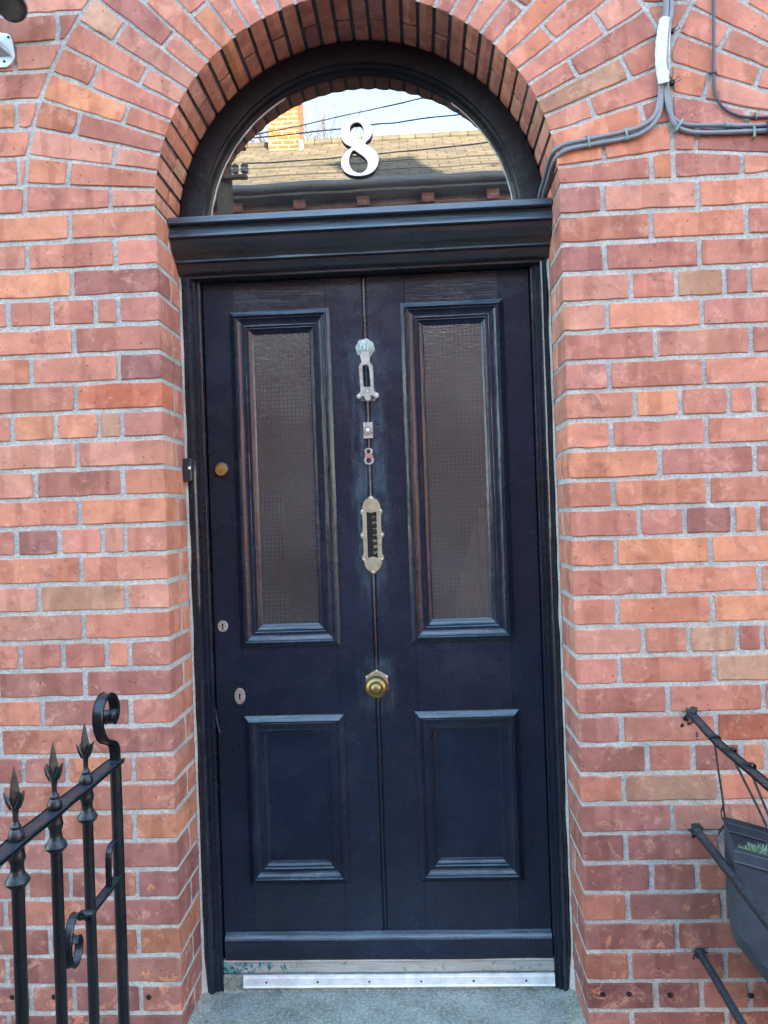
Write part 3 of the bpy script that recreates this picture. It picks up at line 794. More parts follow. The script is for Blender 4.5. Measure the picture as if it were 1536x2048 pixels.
def frame_sweep(x0, x1, z0, z1, prof, seed, sub=14):
    V = []; F = []
    m = len(prof)
    # four sides, each subdivided along its length for hand-painted waviness
    cor = [(x0, z0, 1, 1), (x1, z0, -1, 1), (x1, z1, -1, -1), (x0, z1, 1, -1)]
    for s in range(4):
        xa, za, sa, ta = cor[s]; xb, zb_, sb, tb = cor[(s+1) % 4]; base = len(V)
        for i in range(sub+1):
            t = i/sub
            for (q, h) in prof:
                ax, az = xa+sa*q, za+ta*q; bx, bz = xb+sb*q, zb_+tb*q
                x, z = ax+(bx-ax)*t, az+(bz-az)*t
                d = noise.noise(Vector((x*9+seed, z*9, q*45)))*.0011
                e = noise.noise(Vector((x*45+seed, z*45, q*60)))*.00025
                V.append((x, YD-h+d+e, z))
        for i in range(sub):
            for j in range(m-1): F.append((base+i*m+j, base+i*m+j+1, base+(i+1)*m+j+1, base+(i+1)*m+j))
    return V, F
WG = [( -.0, 0)]
for pi, (x0, x1, z0, z1, glz) in enumerate(PAN):
    V, F = frame_sweep(x0, x1, z0, z1, PRG if glz else PRL, pi*5+1, 40 if glz else 24)
    o = obj('moulding', V, F, P_V, smooth=True); dp(o)
    if glz:
        gx0, gx1, gz0, gz1 = x0+.062, x1-.062, z0+.062, z1-.062; yg = YD+.0140
        g = G(); g.add([(gx0, yg, gz0), (gx1, yg, gz0), (gx1, yg, gz1), (gx0, yg, gz1)], [(0, 1, 2, 3)])
        pane = dp(g.build('glass_pane', WIREGL))
        g = G(); nxw = 14; r_ = random.Random(pi)
        wt = .00075
        for k in range(nxw+1):
            x = gx0+.004+(gx1-gx0-.008)*k/nxw
            pts = [(x+.0006*noise.noise(Vector((k*3.1, zz*4, pi))), yg+.0014, zz) for zz in [gz0+(gz1-gz0)*q/12 for q in range(13)]]
            g.tube(pts, wt, 4, False)
        nz_ = round((gz1-gz0)/.0121)
        for k in range(nz_+1):
            z = gz0+.003+(gz1-gz0-.006)*k/nz_
            pts = [(xx, yg+.0020, z+.0010*noise.noise(Vector((xx*9, k*.35, pi+5)))) for xx in [gx0+(gx1-gx0)*q/6 for q in range(7)]]
            g.tube(pts, wt, 4, False)
        w = g.build('wire_grid', WIRE); w.parent = pane
        g = G()
        for (a, b, c_, d_) in ((gx0, gx1, gz0, gz0+.0035), (gx0, gx0+.002, gz0, gz1), (gx1-.002, gx1, gz0, gz1)):
            pass
    else:
        q = .060; g = G(); g.box(x0+q, x1-q, YD+.0115, YD+.03, z0+q, z1-q, .001); dp(g.build('panel', P_V))
# weatherboard
g = G(); g.extrude_x([(.2365, .1590), (.2340, .1585), (.2240, .1555), (.2165, .1500), (.2135, .1430), (.2125, .1340), (.2130, .0900), (.2150, .0868), (.2365, .0860)], -.4630, .4700, 50, .0022, 4); o = dp(g.build('weatherboard', P_H, smooth=True))

# ---- fittings (each a part of the door)
YS = YD-.0002
def circle_plate(r_, y0, y1, x, z, n=24, rz=None): g = G(); g.plate(circ(x, z, r_, n, rz), [], y0, y1, .0012); return g
# knocker
kx = -.0015; kz = 1.833
oc = [(kx+.0270*(1+(.06 if i % 2 else -.03))*math.cos(2*math.pi*(i+.5)/16), kz+.0270*(1+(.06 if i % 2 else -.03))*math.sin(2*math.pi*(i+.5)/16)) for i in range(16)]
g = G(); g.plate(smoothloop(oc, 2), [], YD-.006, YD+.001, .002); kn = dp(g.build('knocker', VERD))
g = G(); g.box(kx-.0135, kx-.0075, YD-.026, YD-.005, kz-.014, kz+.010, .002); g.box(kx+.0055, kx+.0115, YD-.026, YD-.005, kz-.014, kz+.010, .002)
g.tube([(kx-.014, YD-.020, kz-.006), (kx+.013, YD-.020, kz-.006)], .0042, 10); g.box(kx-.0055, kx+.0045, YD-.027, YD-.006, kz-.012, kz+.012, .003); g.build('hinge', VERD, kn, True)
L = lambda p: [(kx+a/1000, kz+b/1000) for a, b in p]
arm = [(-12.5, -10), (13.5, -10), (14, -20), (14, -33), (13, -42), (16, -47), (20.5, -53), (22, -62), (22, -90), (22, -118), (24, -127), (29, -130), (34.5, -133), (36.5, -139), (34, -146), (27, -148), (21, -144), (16, -140), (13, -143), (12, -150), (4, -156), (-4, -150), (-6, -143), (-10, -140), (-15, -144), (-21, -148), (-27, -145), (-28, -139), (-25, -133), (-19, -130), (-16.5, -125), (-17, -118), (-18, -90), (-19, -62), (-18, -53), (-14, -47), (-11.5, -42), (-13, -33)]
slot = [(-9, -60), (-7, -54), (0, -51), (7, -54), (10, -60), (12, -85), (12.5, -112), (4, -114), (-6.5, -112), (-8, -85)]
g = G(); g.plate(smoothloop(L(arm), 2), [smoothloop(L(slot), 2)], YD-.024, YD-.015, .0022); g.build('striker_arm', NICK, kn)
g = G(); g.lathe([(.006, 0), (.0064, -.004), (.0062, -.016), (.004, -.018)], 'y', 12, (kx+.003, YD+.001, kz-.132)); g.box(kx-.017, kx+.024, YD-.007, YD+.001, kz-.152, kz-.118, .003); g.build('strike_plate', VERD, kn)
for a, b in ((.0035, -.127), (-.020, -.139), (.029, -.138)):
    g = G(); g.lathe([(.0026, 0), (.0024, -.0012), (.0008, -.0019)], 'y', 8, (kx+a, YD-.0238, kz+b)); g.build('rivet', SCREW, kn)
# bell push
bx, bz = -.0015, 1.597
g = G(); g.plate(smoothloop([(bx-.0135, bz-.0235), (bx+.0145, bz-.0235), (bx+.0145, bz+.0235), (bx-.0135, bz+.0235)], 1), [], YD-.005, YD+.001, .0015); bell = dp(g.build('bell_push', NICK))
g = G(); g.lathe([(.0125, -.004), (.0125, -.008), (.0105, -.0105), (.0085, -.0095), (.0082, -.0065)], 'y', 24, (bx, YD, bz)); g.build('collar', NICK, bell, True)
g = G(); g.lathe([(.0056, -.005), (.0056, -.0125), (.0042, -.0142), (.001, -.0146)], 'y', 18, (bx, YD, bz)); g.build('button', WHITEM, bell, True)
# small worn figure 8 plate
ex, ez = -.0015, 1.522
def eight(cx, cz, s, wt, name, mat, y0, y1, parent):
    def e(a): return [(cx+q[0]*s, cz+q[1]*s) for q in a]
    top = circ(0, .47, .42, 20, .44); out = []
    o_ = smoothloop(e([(0, 1), (.36, .90), (.50, .62), (.42, .32), (.30, .10), (.48, -.14), (.58, -.48), (.42, -.86), (0, -1), (-.42, -.86), (-.58, -.48), (-.48, -.14), (-.30, .10), (-.42, .32), (-.50, .62), (-.36, .90)]), 3)
    h1 = circ(cx, cz+.54*s, (.42-wt)*s, 14, (.40-wt*.6)*s); h2 = circ(cx, cz-.48*s, (.50-wt)*s, 14, (.42-wt*.6)*s)
    g = G(); g.plate(o_, [h1, h2], y0, y1, .0012); return g.build(name, mat, parent)
num = eight(ex, ez, .0245, .20, 'small_numeral', NICK, YD-.006, YD+.001, None); dp(num)
g = G(); g.plate(smoothloop([(ex-.011, ez-.002), (ex+.009, ez-.006), (ex+.012, ez+.003), (ex-.006, ez+.009)], 3), [], YD-.0068, YD-.0045, .0006); g.build('paint_patch', m_simple('faded_pink_paint', (.42, .17, .16), .7, 0, .2), num)
# letter plate
lx, lz = .0005, 1.296
half = [(0, 113), (6, 111), (9, 105), (15, 102), (21, 95), (25, 85), (26.5, 76), (31, 71), (33, 66), (30, 60), (27, 55), (26.5, 40), (27, 12), (30, 8), (34, 4), (35, 0)]
po = [(lx+a/1000, lz+b/1000) for a, b in half]+[(lx+a/1000, lz-b/1000) for a, b in half[-2::-1]]+[(lx-a/1000, lz-b/1000) for a, b in half[1:]]+[(lx-a/1000, lz+b/1000) for a, b in half[-2:0:-1]]
sh = [(-14, -66), (-8, -64.5), (0, -62.5), (8, -64.5), (14, -66), (14.3, -30), (14.3, 30), (14, 67), (9, 64.5), (0, 62.5), (-9, 64.5), (-14, 67), (-14.3, 30), (-14.3, -30)]
g = G(); g.plate(po, [[(lx+a/1000, lz+b/1000) for a, b in sh]], YD-.006, YD+.002, .0018); lp = dp(g.build('letter_plate', PLATE))
g = G(); g.box(lx-.0146, lx+.0146, YD-.0026, YD+.001, lz-.067, lz+.067, .0004); g.build('slot_cavity', DARK, lp)
g = G(); g.box(lx+.0008, lx+.0146, YD-.0044, YD-.0028, lz-.066, lz+.066, .0004); g.build('slot_flap', m_simple('blackened_brass_flap', (.03, .028, .02), .4, .5, .3), lp)
cu = bpy.data.curves.new('flap_lettering', 'FONT'); cu.body = 'LETTERS'; cu.size = .0178; cu.extrude = .0003; cu.space_character = 1.80; cu.align_x = 'CENTER'
to = bpy.data.objects.new('flap_lettering', cu); S.collection.objects.link(to); to.rotation_euler = (R(90), R(90), 0); to.location = (lx+.0022, YD-.0046, lz)
bpy.context.view_layer.update(); dg = bpy.context.evaluated_depsgraph_get(); me = bpy.data.meshes.new_from_object(to.evaluated_get(dg)); mw = to.matrix_world.copy(); me.transform(mw)
bpy.data.objects.remove(to); tm = bpy.data.objects.new('flap_lettering', me); S.collection.objects.link(tm); me.materials.clear(); me.materials.append(m_simple('pale_gilt_lettering', (.26, .30, .20), .6, .2, .3)); tm.parent = lp
for a, b in ((0, 106), (-26, 70), (26, 70), (-28, 0), (28, 0), (-26, -70), (26, -70), (0, -106)):
    g = G(); g.lathe([(.0026, 0), (.0025, -.0010), (.0008, -.0016)], 'y', 8, (lx+a/1000, YD-.0058, lz+b/1000)); g.build('screw', SCREW, lp)
# knob
nx0, nz0 = -.0005, .867
rz = [(nx0+(.0325+(.005 if i % 4 == 0 else 0))*math.cos(R(90)+2*math.pi*i/24), nz0+.004+(.0335+(.005 if i % 4 == 0 else 0))*math.sin(R(90)+2*math.pi*i/24)) for i in range(24)]
g = G(); g.plate(rz, [], YD-.005, YD+.001, .002); kb = dp(g.build('door_knob', PLATE))
g = G(); g.lathe([(.013, -.003), (.011, -.012), (.0115, -.020), (.020, -.025), (.028, -.031), (.0322, -.039), (.0325, -.045), (.0305, -.051), (.0262, -.056), (.0205, -.0588), (.0190, -.0592), (.0185, -.0580), (.0172, -.0578), (.0163, -.0600), (.0135, -.0632), (.0085, -.0668), (.0030, -.0680)], 'y', 36, (nx0, YD, nz0)); g.build('grip', BRASS, kb, True)
for a in (90, 30, 150):
    g = G(); g.lathe([(.0024, 0), (.0022, -.001), (.0006, -.0016)], 'y', 8, (nx0+.0335*math.cos(R(a)), YD-.0048, nz0+.004+.0345*math.sin(R(a)))); g.build('screw', SCREW, kb)
# cylinder lock
cx0, cz0 = -.431, 1.499
g = G(); g.lathe([(.0225, .001), (.0222, -.0015), (.0205, -.0045), (.0185, -.0055)], 'y', 28, (cx0, YD, cz0)); lk = dp(g.build('cylinder_lock', P_F, None, True))
g = G(); g.lathe([(.0172, -.003), (.0172, -.0085), (.0160, -.0098), (.0112, -.0098), (.0108, -.0088), (.0100, -.0088), (.0096, -.0100), (.002, -.0102)], 'y', 28, (cx0, YD, cz0)); g.build('lock_face', BRASSY, lk, True)
g = G(); g.box(cx0-.0011, cx0+.0011, YD-.0106, YD-.009, cz0-.0105, cz0-.002, .0003); g.build('keyhole', DARK, lk)
def escut(x, z, rx, rz_, mat, y=.0035, n=24):
    g = G(); g.plate(circ(x, z, rx, n, rz_), [], YD-y, YD+.001, .0012); e = dp(g.build('keyhole_plate', mat))
    q = [(x+.0034*math.cos(R(a)), z+.0045+.0036*math.sin(R(a))) for a in range(-50, 231, 28)]+[(x-.0022, z-.0095), (x+.0024, z-.0095)]
    g = G(); g.plate(q, [], YD-y-.0006, YD-y+.0008, .0002); g.build('keyhole', DARK, e); return e
e1 = escut(-.443, 1.046, .0152, .0165, NICK)
for s in (-1, 1):
    g = G(); g.lathe([(.0022, 0), (.0018, -.0006)], 'y', 8, (-.443+s*.0092, YD-.0034, 1.046)); g.build('screw', CLIPG, e1)
e2 = escut(-.400, .842, .0158, .0235, PINKM)
# strip of lifting paint between leaf and frame, left
g = G(); g.add([(-.4700, .226, .815), (-.4625, .222, .762), (-.4565, .221, .742), (-.4600, .223, .740), (-.4700, .2275, .775)], [(0, 1, 2, 3, 4)]); g.add([(-.4700, .2268, .815), (-.4625, .2228, .762), (-.4565, .2218, .742), (-.4600, .2238, .740), (-.4700, .2283, .775)], [(0, 1, 2, 3, 4)])
fp(g.build('loose_paint_sliver', STITCH), frame)

# ================================================================== HOUSE NUMBER 8
K = .7005; 
def z8(a, b):  # outline digitised in millimetres relative to the numeral's centre
    return (.0025+(a-694)/2.194/701, 2.405-(b-338)/2.194/701)
def ov(pts): return smoothloop([z8(*p) for p in pts], 5)
outer = ov([(690, 213), (722, 219), (746, 238), (754, 268), (746, 297), (722, 322), (747, 340), (770, 366), (777, 398), (766, 432), (737, 456), (692, 464), (648, 456), (620, 434), (611, 402), (620, 372), (646, 346), (660, 336), (634, 320), (617, 296), (614, 270), (622, 242), (650, 220)])
h1 = ov([(690, 229), (706, 238), (715, 258), (716, 280), (710, 304), (690, 297), (668, 282), (656, 262), (660, 242), (672, 232)])
h2 = ov([(670, 350), (694, 366), (718, 386), (729, 408), (724, 434), (706, 449), (688, 451), (664, 440), (651, 420), (647, 396), (652, 372), (660, 358)])
hn = tag(empty('house_number', (0, .215, 2.32)), 'white figure 8 with dark edges mounted on the half round window above the door', 'house number')
g = G(); g.plate(outer, [h1, h2], YG-.0125, YG-.0112, .0006); fp(g.build('number_face', N8F), hn)
g = G(); g.plate(outer, [h1, h2], YG-.0111, YG-.0006, .0001); fp(g.build('number_edge', N8S), hn)

# sensor box on the left jamb
g = G(); g.box(-.5245, -.4985, .160, .1875, 1.4665, 1.5310, .002); sb = g.build('door_sensor', m_simple('dark_sensor_plastic', (.02, .026, .036), .4, 0, .1)); 
rt_ = empty('contact_sensor', (-.511, .188, 1.466)); tag(rt_, 'small dark box with a white dot fixed to the left edge of the door frame', 'sensor'); sb.name = 'sensor_case'; fp(sb, rt_)
g = G(); g.lathe([(.0045, 0), (.0042, -.0012), (.001, -.0016)], 'y', 12, (-.503, .1602, 1.5035)); fp(g.build('white_dot', WHITEM), rt_)

# ================================================================== RAILINGS
RX = -.53
rail = tag(empty('iron_railing', (RX, -.36, ZG)), 'black iron railing with arrow spikes and a curled end post left of the door', 'railing')
def rp(o): return fp(o, rail)
g = G(); g.ribbon([(RX, y, .846+.0008*math.sin(y*40)) for y in [-.352-.05*i for i in range(26)]], (1, 0, 0), .034, .011); rp(g.build('top_rail', IRON))
# end post and its scroll
g = G(); g.tube([(RX, -.362, z) for z in [ZG+.0, .2, .5, .70, .846]], .0118, 8); post = rp(g.build('end_post', IRON, None, True))
sc = smoothloop([(-.362, .846), (-.363, .868), (-.370, .884), (-.392, .896), (-.420, .908), (-.438, .930), (-.444, .955), (-.438, .978), (-.418, .994), (-.392, .996), (-.368, .984), (-.357, .964), (-.360, .944), (-.376, .934), (-.392, .942), (-.392, .956)], 5, False)
g = G(); g.ribbon([(RX, q[0], q[1]) for q in sc], (1, 0, 0), [.022]*(len(sc)-10)+[.024]*10, .010); sco = g.build('scroll', IRON, post, True)
g = G(); g.lathe([(.002, -.017), (.010, -.016), (.0125, -.012), (.0125, .012), (.010, .016), (.002, .017)], 'x', 14, (RX, -.384, .950)); g.build('scroll_eye', IRON, post, True)
def baluster(y, top=.846, first=False):
    g = G(); g.tube([(RX, y, z) for z in (ZG, .2, .5, .79)], .0102, 10); b = rp(g.build('baluster', IRON, None, True))
    g = G(); g.lathe([(.010, .770), (.012, .774), (.0175, .779), (.0195, .784), (.0175, .789), (.0125, .795), (.0105, .802), (.0105, .812), (.0125, .817), (.0138, .822), (.0125, .828), (.012, .832), (.012, .840)], 'z', 16, (RX, y, 0)); g.build('collar', IRON, b, True)
    g = G(); g.lathe([(.0125, .851), (.013, .858), (.0105, .864), (.0080, .868), (.0085, .872), (.006, .876), (.0048, .880)], 'z', 12, (RX, y, 0)); g.build('spike_base', IRON, b, True)
    g = G(); st = [1.0, .62]
    g.lathe([(.0048, .876), (.0052, .892), (.0066, .902), (.0090, .910)], 'z', 8, (RX, y, 0), [1, .8])
    g.lathe([(.0085, .908), (.0095, .918), (.0088, .926), (.0070, .938), (.0042, .953), (.0008, .968)], 'z', 8, (RX, y, 0), [1, .7])
    jt = random.Random(int(y*1000))
    for a in (35, 155, 215, 335):   # barbs turned up and out
        a += jt.uniform(-8, 8); dx, dy = math.cos(R(a)), math.sin(R(a)); l = jt.uniform(.0135, .0175)
        g.tube([(RX+dx*.003, y+dy*.003, .903), (RX+dx*.010, y+dy*.010, .914), (RX+dx*l, y+dy*l, .926+jt.uniform(-.002, .003))], [.0065, .0045, .0012], 5)
    g.build('spike', IRON, b, True)
for y in [-.507, -.638, -.771, -.903, -1.035, -1.168, -1.30, -1.432, -1.56]: baluster(y)
# lower bar with its own scroll
g = G(); g.ribbon([(RX, -.366, .602), (RX, -.45, .600), (RX, -.500, .599), (RX, -.532, .599)], (1, 0, 0), .020, .010); rp(g.build('lower_bar', IRON))
sc = smoothloop([(-.528, .600), (-.543, .604), (-.556, .618), (-.575, .627), (-.594, .617), (-.604, .594), (-.607, .566), (-.598, .545), (-.580, .541), (-.565, .554), (-.561, .574), (-.572, .586), (-.584, .578)], 5, False)
g = G(); g.ribbon([(RX, q[0], q[1]) for q in sc], (1, 0, 0), .015, .008); rp(g.build('lower_scroll', IRON, None, True))
g = G(); g.lathe([(.004, -.016), (.0095, -.013), (.0095, .013), (.004, .016)], 'x', 12, (RX, -.522, .600)); rp(g.build('rivet', IRON, None, True))
g = G(); g.ribbon(smoothloop([(RX, -.366, .680), (RX, -.395, .682), (RX, -.412, .672), (RX, -.416, .640), (RX, -.416, .602)], 3, False), (1, 0, 0), .012, .008); rp(g.build('hooked_stay', IRON))

# right-hand railing: three bars let into the wall
R2 = .807
rail2 = tag(empty('bar_railing', (R2, -.5, ZG)), 'plain black railing of three bars set into the brick pier right of the door', 'railing')
def bar(pts, r_, nm, flat=False):
    g = G()
    if flat: g.ribbon(pts, (1, 0, 0), .021, .012)
    else: g.tube(pts, r_, 10)
    fp(g.build(nm, IRON, None, not flat), rail2)
def lin(a, b, n=10): return [tuple(a[i]+(b[i]-a[i])*t/n + (.0012*noise.noise(Vector((t*.7, i*3, a[2]*9))) if 0 < t < n else 0) for i in range(3)) for t in range(n+1)]
bar(lin((R2, .03, .827), (R2, -.16, .803), 4)+lin((R2, -.17, .801), (R2, -1.5, .760), 12), 0, 'top_rail', True)
bar(lin((R2, .03, .533), (R2, -1.5, .455)), .0108, 'middle_bar'); bar(lin((R2, .03, .222), (R2, -1.5, .150)), .0098, 'bottom_bar')
g = G(); g.tube([(R2, -1.5, ZG), (R2, -1.5, .80)], .014, 10); fp(g.build('end_post', IRON, None, True), rail2)
g = G(); rr = random.Random(2)
for x, z, q in ((.792, .812, .007), (.800, .800, .006), (.812, .805, .005), (.783, .795, .0045), (.818, .775, .003), (.818, .768, .003), (.818, .760, .0025), (.79, .208, .004), (.80, .515, .005)):
    P = [(x+q*rr.uniform(.6, 1.3)*math.cos(a*.785), -.0016, z+q*rr.uniform(.6, 1.5)*math.sin(a*.785)) for a in range(8)]; g.add(P+[(x, -.0030, z)], [(i, (i+1) % 8, 8) for i in range(8)])
o = fp(g.build('paint_spatter', IRON), rail2); o['kind'] = 'stuff'
for z in (.829, .535, .224):   # ragged mortar sockets with spilt black paint
    V = []; F = []; n = 22; rr = random.Random(int(z*100))
    for i in range(n): a = 2*math.pi*i/n; q = rr.uniform(.012, .021); V.append((R2+q*math.cos(a), -.0018, z+q*.85*math.sin(a)-.002))
    V.append((R2, -.0050, z)); F = [(i, (i+1) % n, n) for i in range(n)]
    fp(obj('socket_rim', V, F, CLIPG), rail2)

# ================================================================== HANGING PLANTER
pz = .575
plr = tag(empty('hanging_planter', (.98, -.12, .25)), 'charcoal fabric planter pouch with pale stitching hung from the right railing bar', 'planter')
front = smoothloop([(.842, .578), (.838, .50), (.842, .40), (.850, .308), (.872, .270), (.905, .225), (.95, .17), (1.00, .12), (1.06, .095), (1.14, .090), (1.22, .12), (1.30, .22), (1.345, .31), (1.352, .42), (1.350, .50), (1.350, .560)], 4, False)
def rimz(x): return .576-.10*math.sin(math.pi*min(1, max(0, (x-.842)/.508)))**1.2*.55
def yfront(e): return -.052-.155*math.sqrt(max(0, min(1, e/.010)))
def shear(p): return (p[0]+.016+(p[1]+.05)*.30, p[1], p[2])
def sheet(y, ins, bulge):
    H_ = 24; xs_ = [.8431, .8436, .8445, .846, .849, .853, .858]+[.865+.024*i for i in range(20)]+[1.335, 1.345, 1.349, 1.3508]; W_ = len(xs_)-1
    def zbot(x):
        best = None
        for a, b in zip(front, front[1:]):
            if (a[0]-x)*(b[0]-x) <= 0 and abs(a[0]-b[0]) > 1e-6 and (a[1]+b[1])/2 < .40:
                z = a[1]+(b[1]-a[1])*(x-a[0])/(b[0]-a[0]); best = z if best is None else min(best, z)
        return best if best is not None else .32
    out = []
    for i, x in enumerate(xs_):
        zb_, zt_ = zbot(x)+.006, rimz(x)
        for j in range(H_+1):
            t = j/H_; z = zb_+(zt_-zb_)*t
            e = max(0, min(x-.843, 1.351-x, (z-zb_)*.12+.0004)); w_ = .006*noise.noise(Vector((x*9, z*7, y)))
            out.append((x, (yfront(e)+w_*min(1, e/.03)) if bulge else y, z))
    fs = [(i*(H_+1)+j, (i+1)*(H_+1)+j, (i+1)*(H_+1)+j+1, i*(H_+1)+j+1) for i in range(W_) for j in range(H_)]
    return out, fs, [i*(H_+1)+H_ for i in range(W_+1)]
g = G(); fv, ff, ftop = sheet(-.05, 0, 1); g.add(fv, ff); bv_, bf, btop = sheet(-.048, 0, 0); g.add(bv_, bf)
g.v = [Vector(shear(q)) for q in g.v]; pouch = fp(g.build('pouch', FAB, None, True), plr)
# folded hem around the mouth with stitching lines
def hem(pts, name):
    g = G(); g.ribbon([shear((x, y, z-.016)) for x, y, z in pts], (0, 0, 1), .036, .004); return fp(g.build(name, FAB), plr)
xr = [.8431, .8436, .8445, .846, .849, .853, .860, .870, .885, .905]+[.93+.0252*i for i in range(17)]
front_rim = [(x, yfront(x-.843 if x < 1.1 else 1.351-x)-.003, rimz(x)+.002) for x in xr]
back_rim = [(x, -.049, rimz(x)+.004) for x in [.846+.0252*i for i in range(21)]]
hem(front_rim, 'hem'); hem(back_rim, 'hem')
for pts, dz, dy in ((front_rim, -.006, -.0026), (front_rim, -.030, -.0026), (back_rim, -.010, -.0026), (back_rim, -.030, -.0026)):
    g = G()
    for (a, b) in zip(pts, pts[1:]):
        for k in range(5):
            t0, t1 = k/5+.03, k/5+.15; q = [tuple(a[i]+(b[i]-a[i])*t for i in range(3)) for t in (t0, t1)]
            g.tube([shear((x, y+dy, z+dz)) for x, y, z in q], .0006, 4)
    o = fp(g.build('stitching', STITCH), plr); o['kind'] = 'stuff'
g = G(); W_ = 20; V = []; F = []
for i in range(W_+1):
    x = .85+.49*i/W_
    for j in range(9): yy_ = yfront(x-.843 if x < 1.1 else 1.351-x)+.004; y = yy_+(-.052-yy_)*j/8; V.append((x, y, rimz(x)-.046+.008*noise.noise(Vector((x*25, y*25, 2)))))
for i in range(W_):
    for j in range(8): a = i*9+j; F.append((a, a+9, a+10, a+1))
V = [shear(q) for q in V]; fp(obj('soil', V, F, SOIL, smooth=True), plr)
for pa, pb in (((R2, -.150, .806), (.862, -.050, .580)), ((R2+.002, -.235, .803), (.962, -.052, .556)), ((R2+.004, -.330, .799), (.976, -.058, .551)), ((R2+.004, -.60, .79), (1.10, -.215, .50))):
    g = G(); q = [tuple(pa[i]+(pb[i]-pa[i])*t/8 for i in range(3)) for t in range(9)]
    q = [(x, y+.002*math.sin(k*.8), z) for k, (x, y, z) in enumerate(q)]
    g.ribbon(q, (.55, .8, .1), .0115, .0016); fp(g.build('strap', STRAP), plr)
    g = G(); g.ribbon(smoothloop([(pa[0]-.0115, pa[1], pa[2]-.004), (pa[0]-.0115, pa[1], pa[2]+.0045), (pa[0]+.0115, pa[1], pa[2]+.0045), (pa[0]+.0115, pa[1], pa[2]-.006)], 3, False), (0, 1, 0), .013, .0018); fp(g.build('strap_loop', STRAP), plr)
g = G(); g.ribbon(smoothloop([(.860, -.055, .615), (.850, -.060, .600), (.852, -.062, .582), (.864, -.058, .572), (.852, -.060, .560), (.840, -.062, .545)], 3, False), (.3, .9, .2), .011, .002); fp(g.build('knotted_tab', STRAP), plr)
# succulents in it
LEAFV = None
sspots = [(.880, -.150, 1.0), (.925, -.115, .9), (.965, -.175, 1.1), (1.02, -.13, 1.0), (.905, -.105, .7), (1.08, -.17, 1.1), (1.15, -.12, 1.0)]
slab = ['small grey green succulent nearest the left corner of the hanging fabric planter', 'low succulent tuft in the planter between the corner tuft and the right photo edge', 'pale green succulent by the front hem of the fabric planter at the photo edge', 'succulent deep in the planter just beyond the right photo edge', 'tiny succulent tucked against the wall side near the planter corner', 'larger succulent towards the middle of the fabric planter', 'succulent farthest right in the fabric planter']
for k, (sx_, sy_, ss) in enumerate(sspots):
    g = G(); rr = random.Random(k+3); zb_ = rimz(sx_)-.045
    for q in range(46):
        a = rr.uniform(0, 6.283); el = rr.uniform(.15, 1.25); l = rr.uniform(.014, .030)*ss; bx_ = rr.uniform(-.012, .012)*ss; by_ = rr.uniform(-.012, .012)*ss
        d = Vector((math.cos(a)*math.cos(el), math.sin(a)*math.cos(el), math.sin(el)))
        b_ = Vector((sx_+bx_, sy_+by_, zb_+rr.uniform(0, .012)))
        g.tube([b_, b_+d*l*.5+Vector((0, 0, -.001)), b_+d*l+Vector((0, 0, .003))], [.0014*ss, .0028*ss, .0004], 5)
    o = g.build('succulent', LEAF, None, True); tag(o, slab[k], 'plant', 'succulents growing in the hanging planter')

# ================================================================== CABLES
def c3(pts, k=5): return [tuple(q) for q in smoothloop([Vector(p) for p in pts], k, False)]
yw = -.0075
cA = [(.8025, 2.95), (.803, 2.626), (.793, 2.563), (.784, 2.508), (.781, 2.448), (.782, 2.404), (.778, 2.372), (.766, 2.337), (.737, 2.314), (.694, 2.301), (.598, 2.286), (.548, 2.279)]
cB = [(.8035, 2.95), (.804, 2.626), (.795, 2.563), (.788, 2.508), (.786, 2.448), (.786, 2.404), (.779, 2.346), (.759, 2.313), (.725, 2.291), (.677, 2.281), (.598, 2.271), (.550, 2.264)]
cC = [(.8155, 2.95), (.816, 2.626), (.807, 2.563), (.798, 2.508), (.794, 2.448), (.794, 2.403), (.797, 2.371), (.805, 2.338), (.822, 2.318), (.855, 2.308), (.933, 2.303), (1.040, 2.297)]
cD = [(.8150, 2.95), (.815, 2.626), (.806, 2.563), (.7985, 2.508), (.796, 2.448), (.799, 2.395), (.804, 2.347), (.815, 2.312), (.842, 2.294), (.894, 2.286), (1.042, 2.283)]
def cable(name, pts, r_, mat, lab, grp=None):
    o = G(); o.tube(c3(pts), r_, 12); ob = o.build(name, mat, None, True); return tag(ob, lab, 'cable', grp)
tail_A = [(.522, -.006, 2.270), (.508, .012, 2.262), (.505, .045, 2.254), (.505, .10, 2.244), (.504, .15, 2.236), (.503, .19, 2.226)]
tail_B = [(.530, -.006, 2.256), (.516, .010, 2.247), (.5125, .045, 2.240), (.5125, .10, 2.232), (.512, .15, 2.227), (.512, .19, 2.219)]
cable('grey_cable', [(x, yw, z) for x, z in cA]+tail_A, .0056, CAB, 'grey cable running left into the arch, upper one of the pair')
cable('grey_cable', [(x, yw-(.010 if z > 2.41 else 0), z) for x, z in cB]+tail_B, .0056, CAB, 'grey cable running left into the arch, lower one of the pair')
cable('grey_cable', [(x, yw, z) for x, z in cC]+[(1.5, yw, 2.296)], .0056, CAB, 'grey cable bending right along the pier, upper one of the pair')
cable('grey_cable', [(x, yw-(.010 if z > 2.41 else 0), z) for x, z in cD]+[(1.5, yw, 2.282)], .0058, CAB, 'grey cable bending right along the pier, lower one of the pair')
cable('thin_cable', [(.925, -.0055, 2.95), (.922, -.0055, 2.62), (.917, -.0055, 2.441), (.918, -.0055, 2.397), (.926, -.0055, 2.364), (.947, -.0055, 2.339), (.982, -.0055, 2.323), (1.013, -.0055, 2.319), (1.046, -.0055, 2.318), (1.5, -.0055, 2.318)], .0037, CABD, 'thin dark cable hanging straight down then bending right near the top right corner')
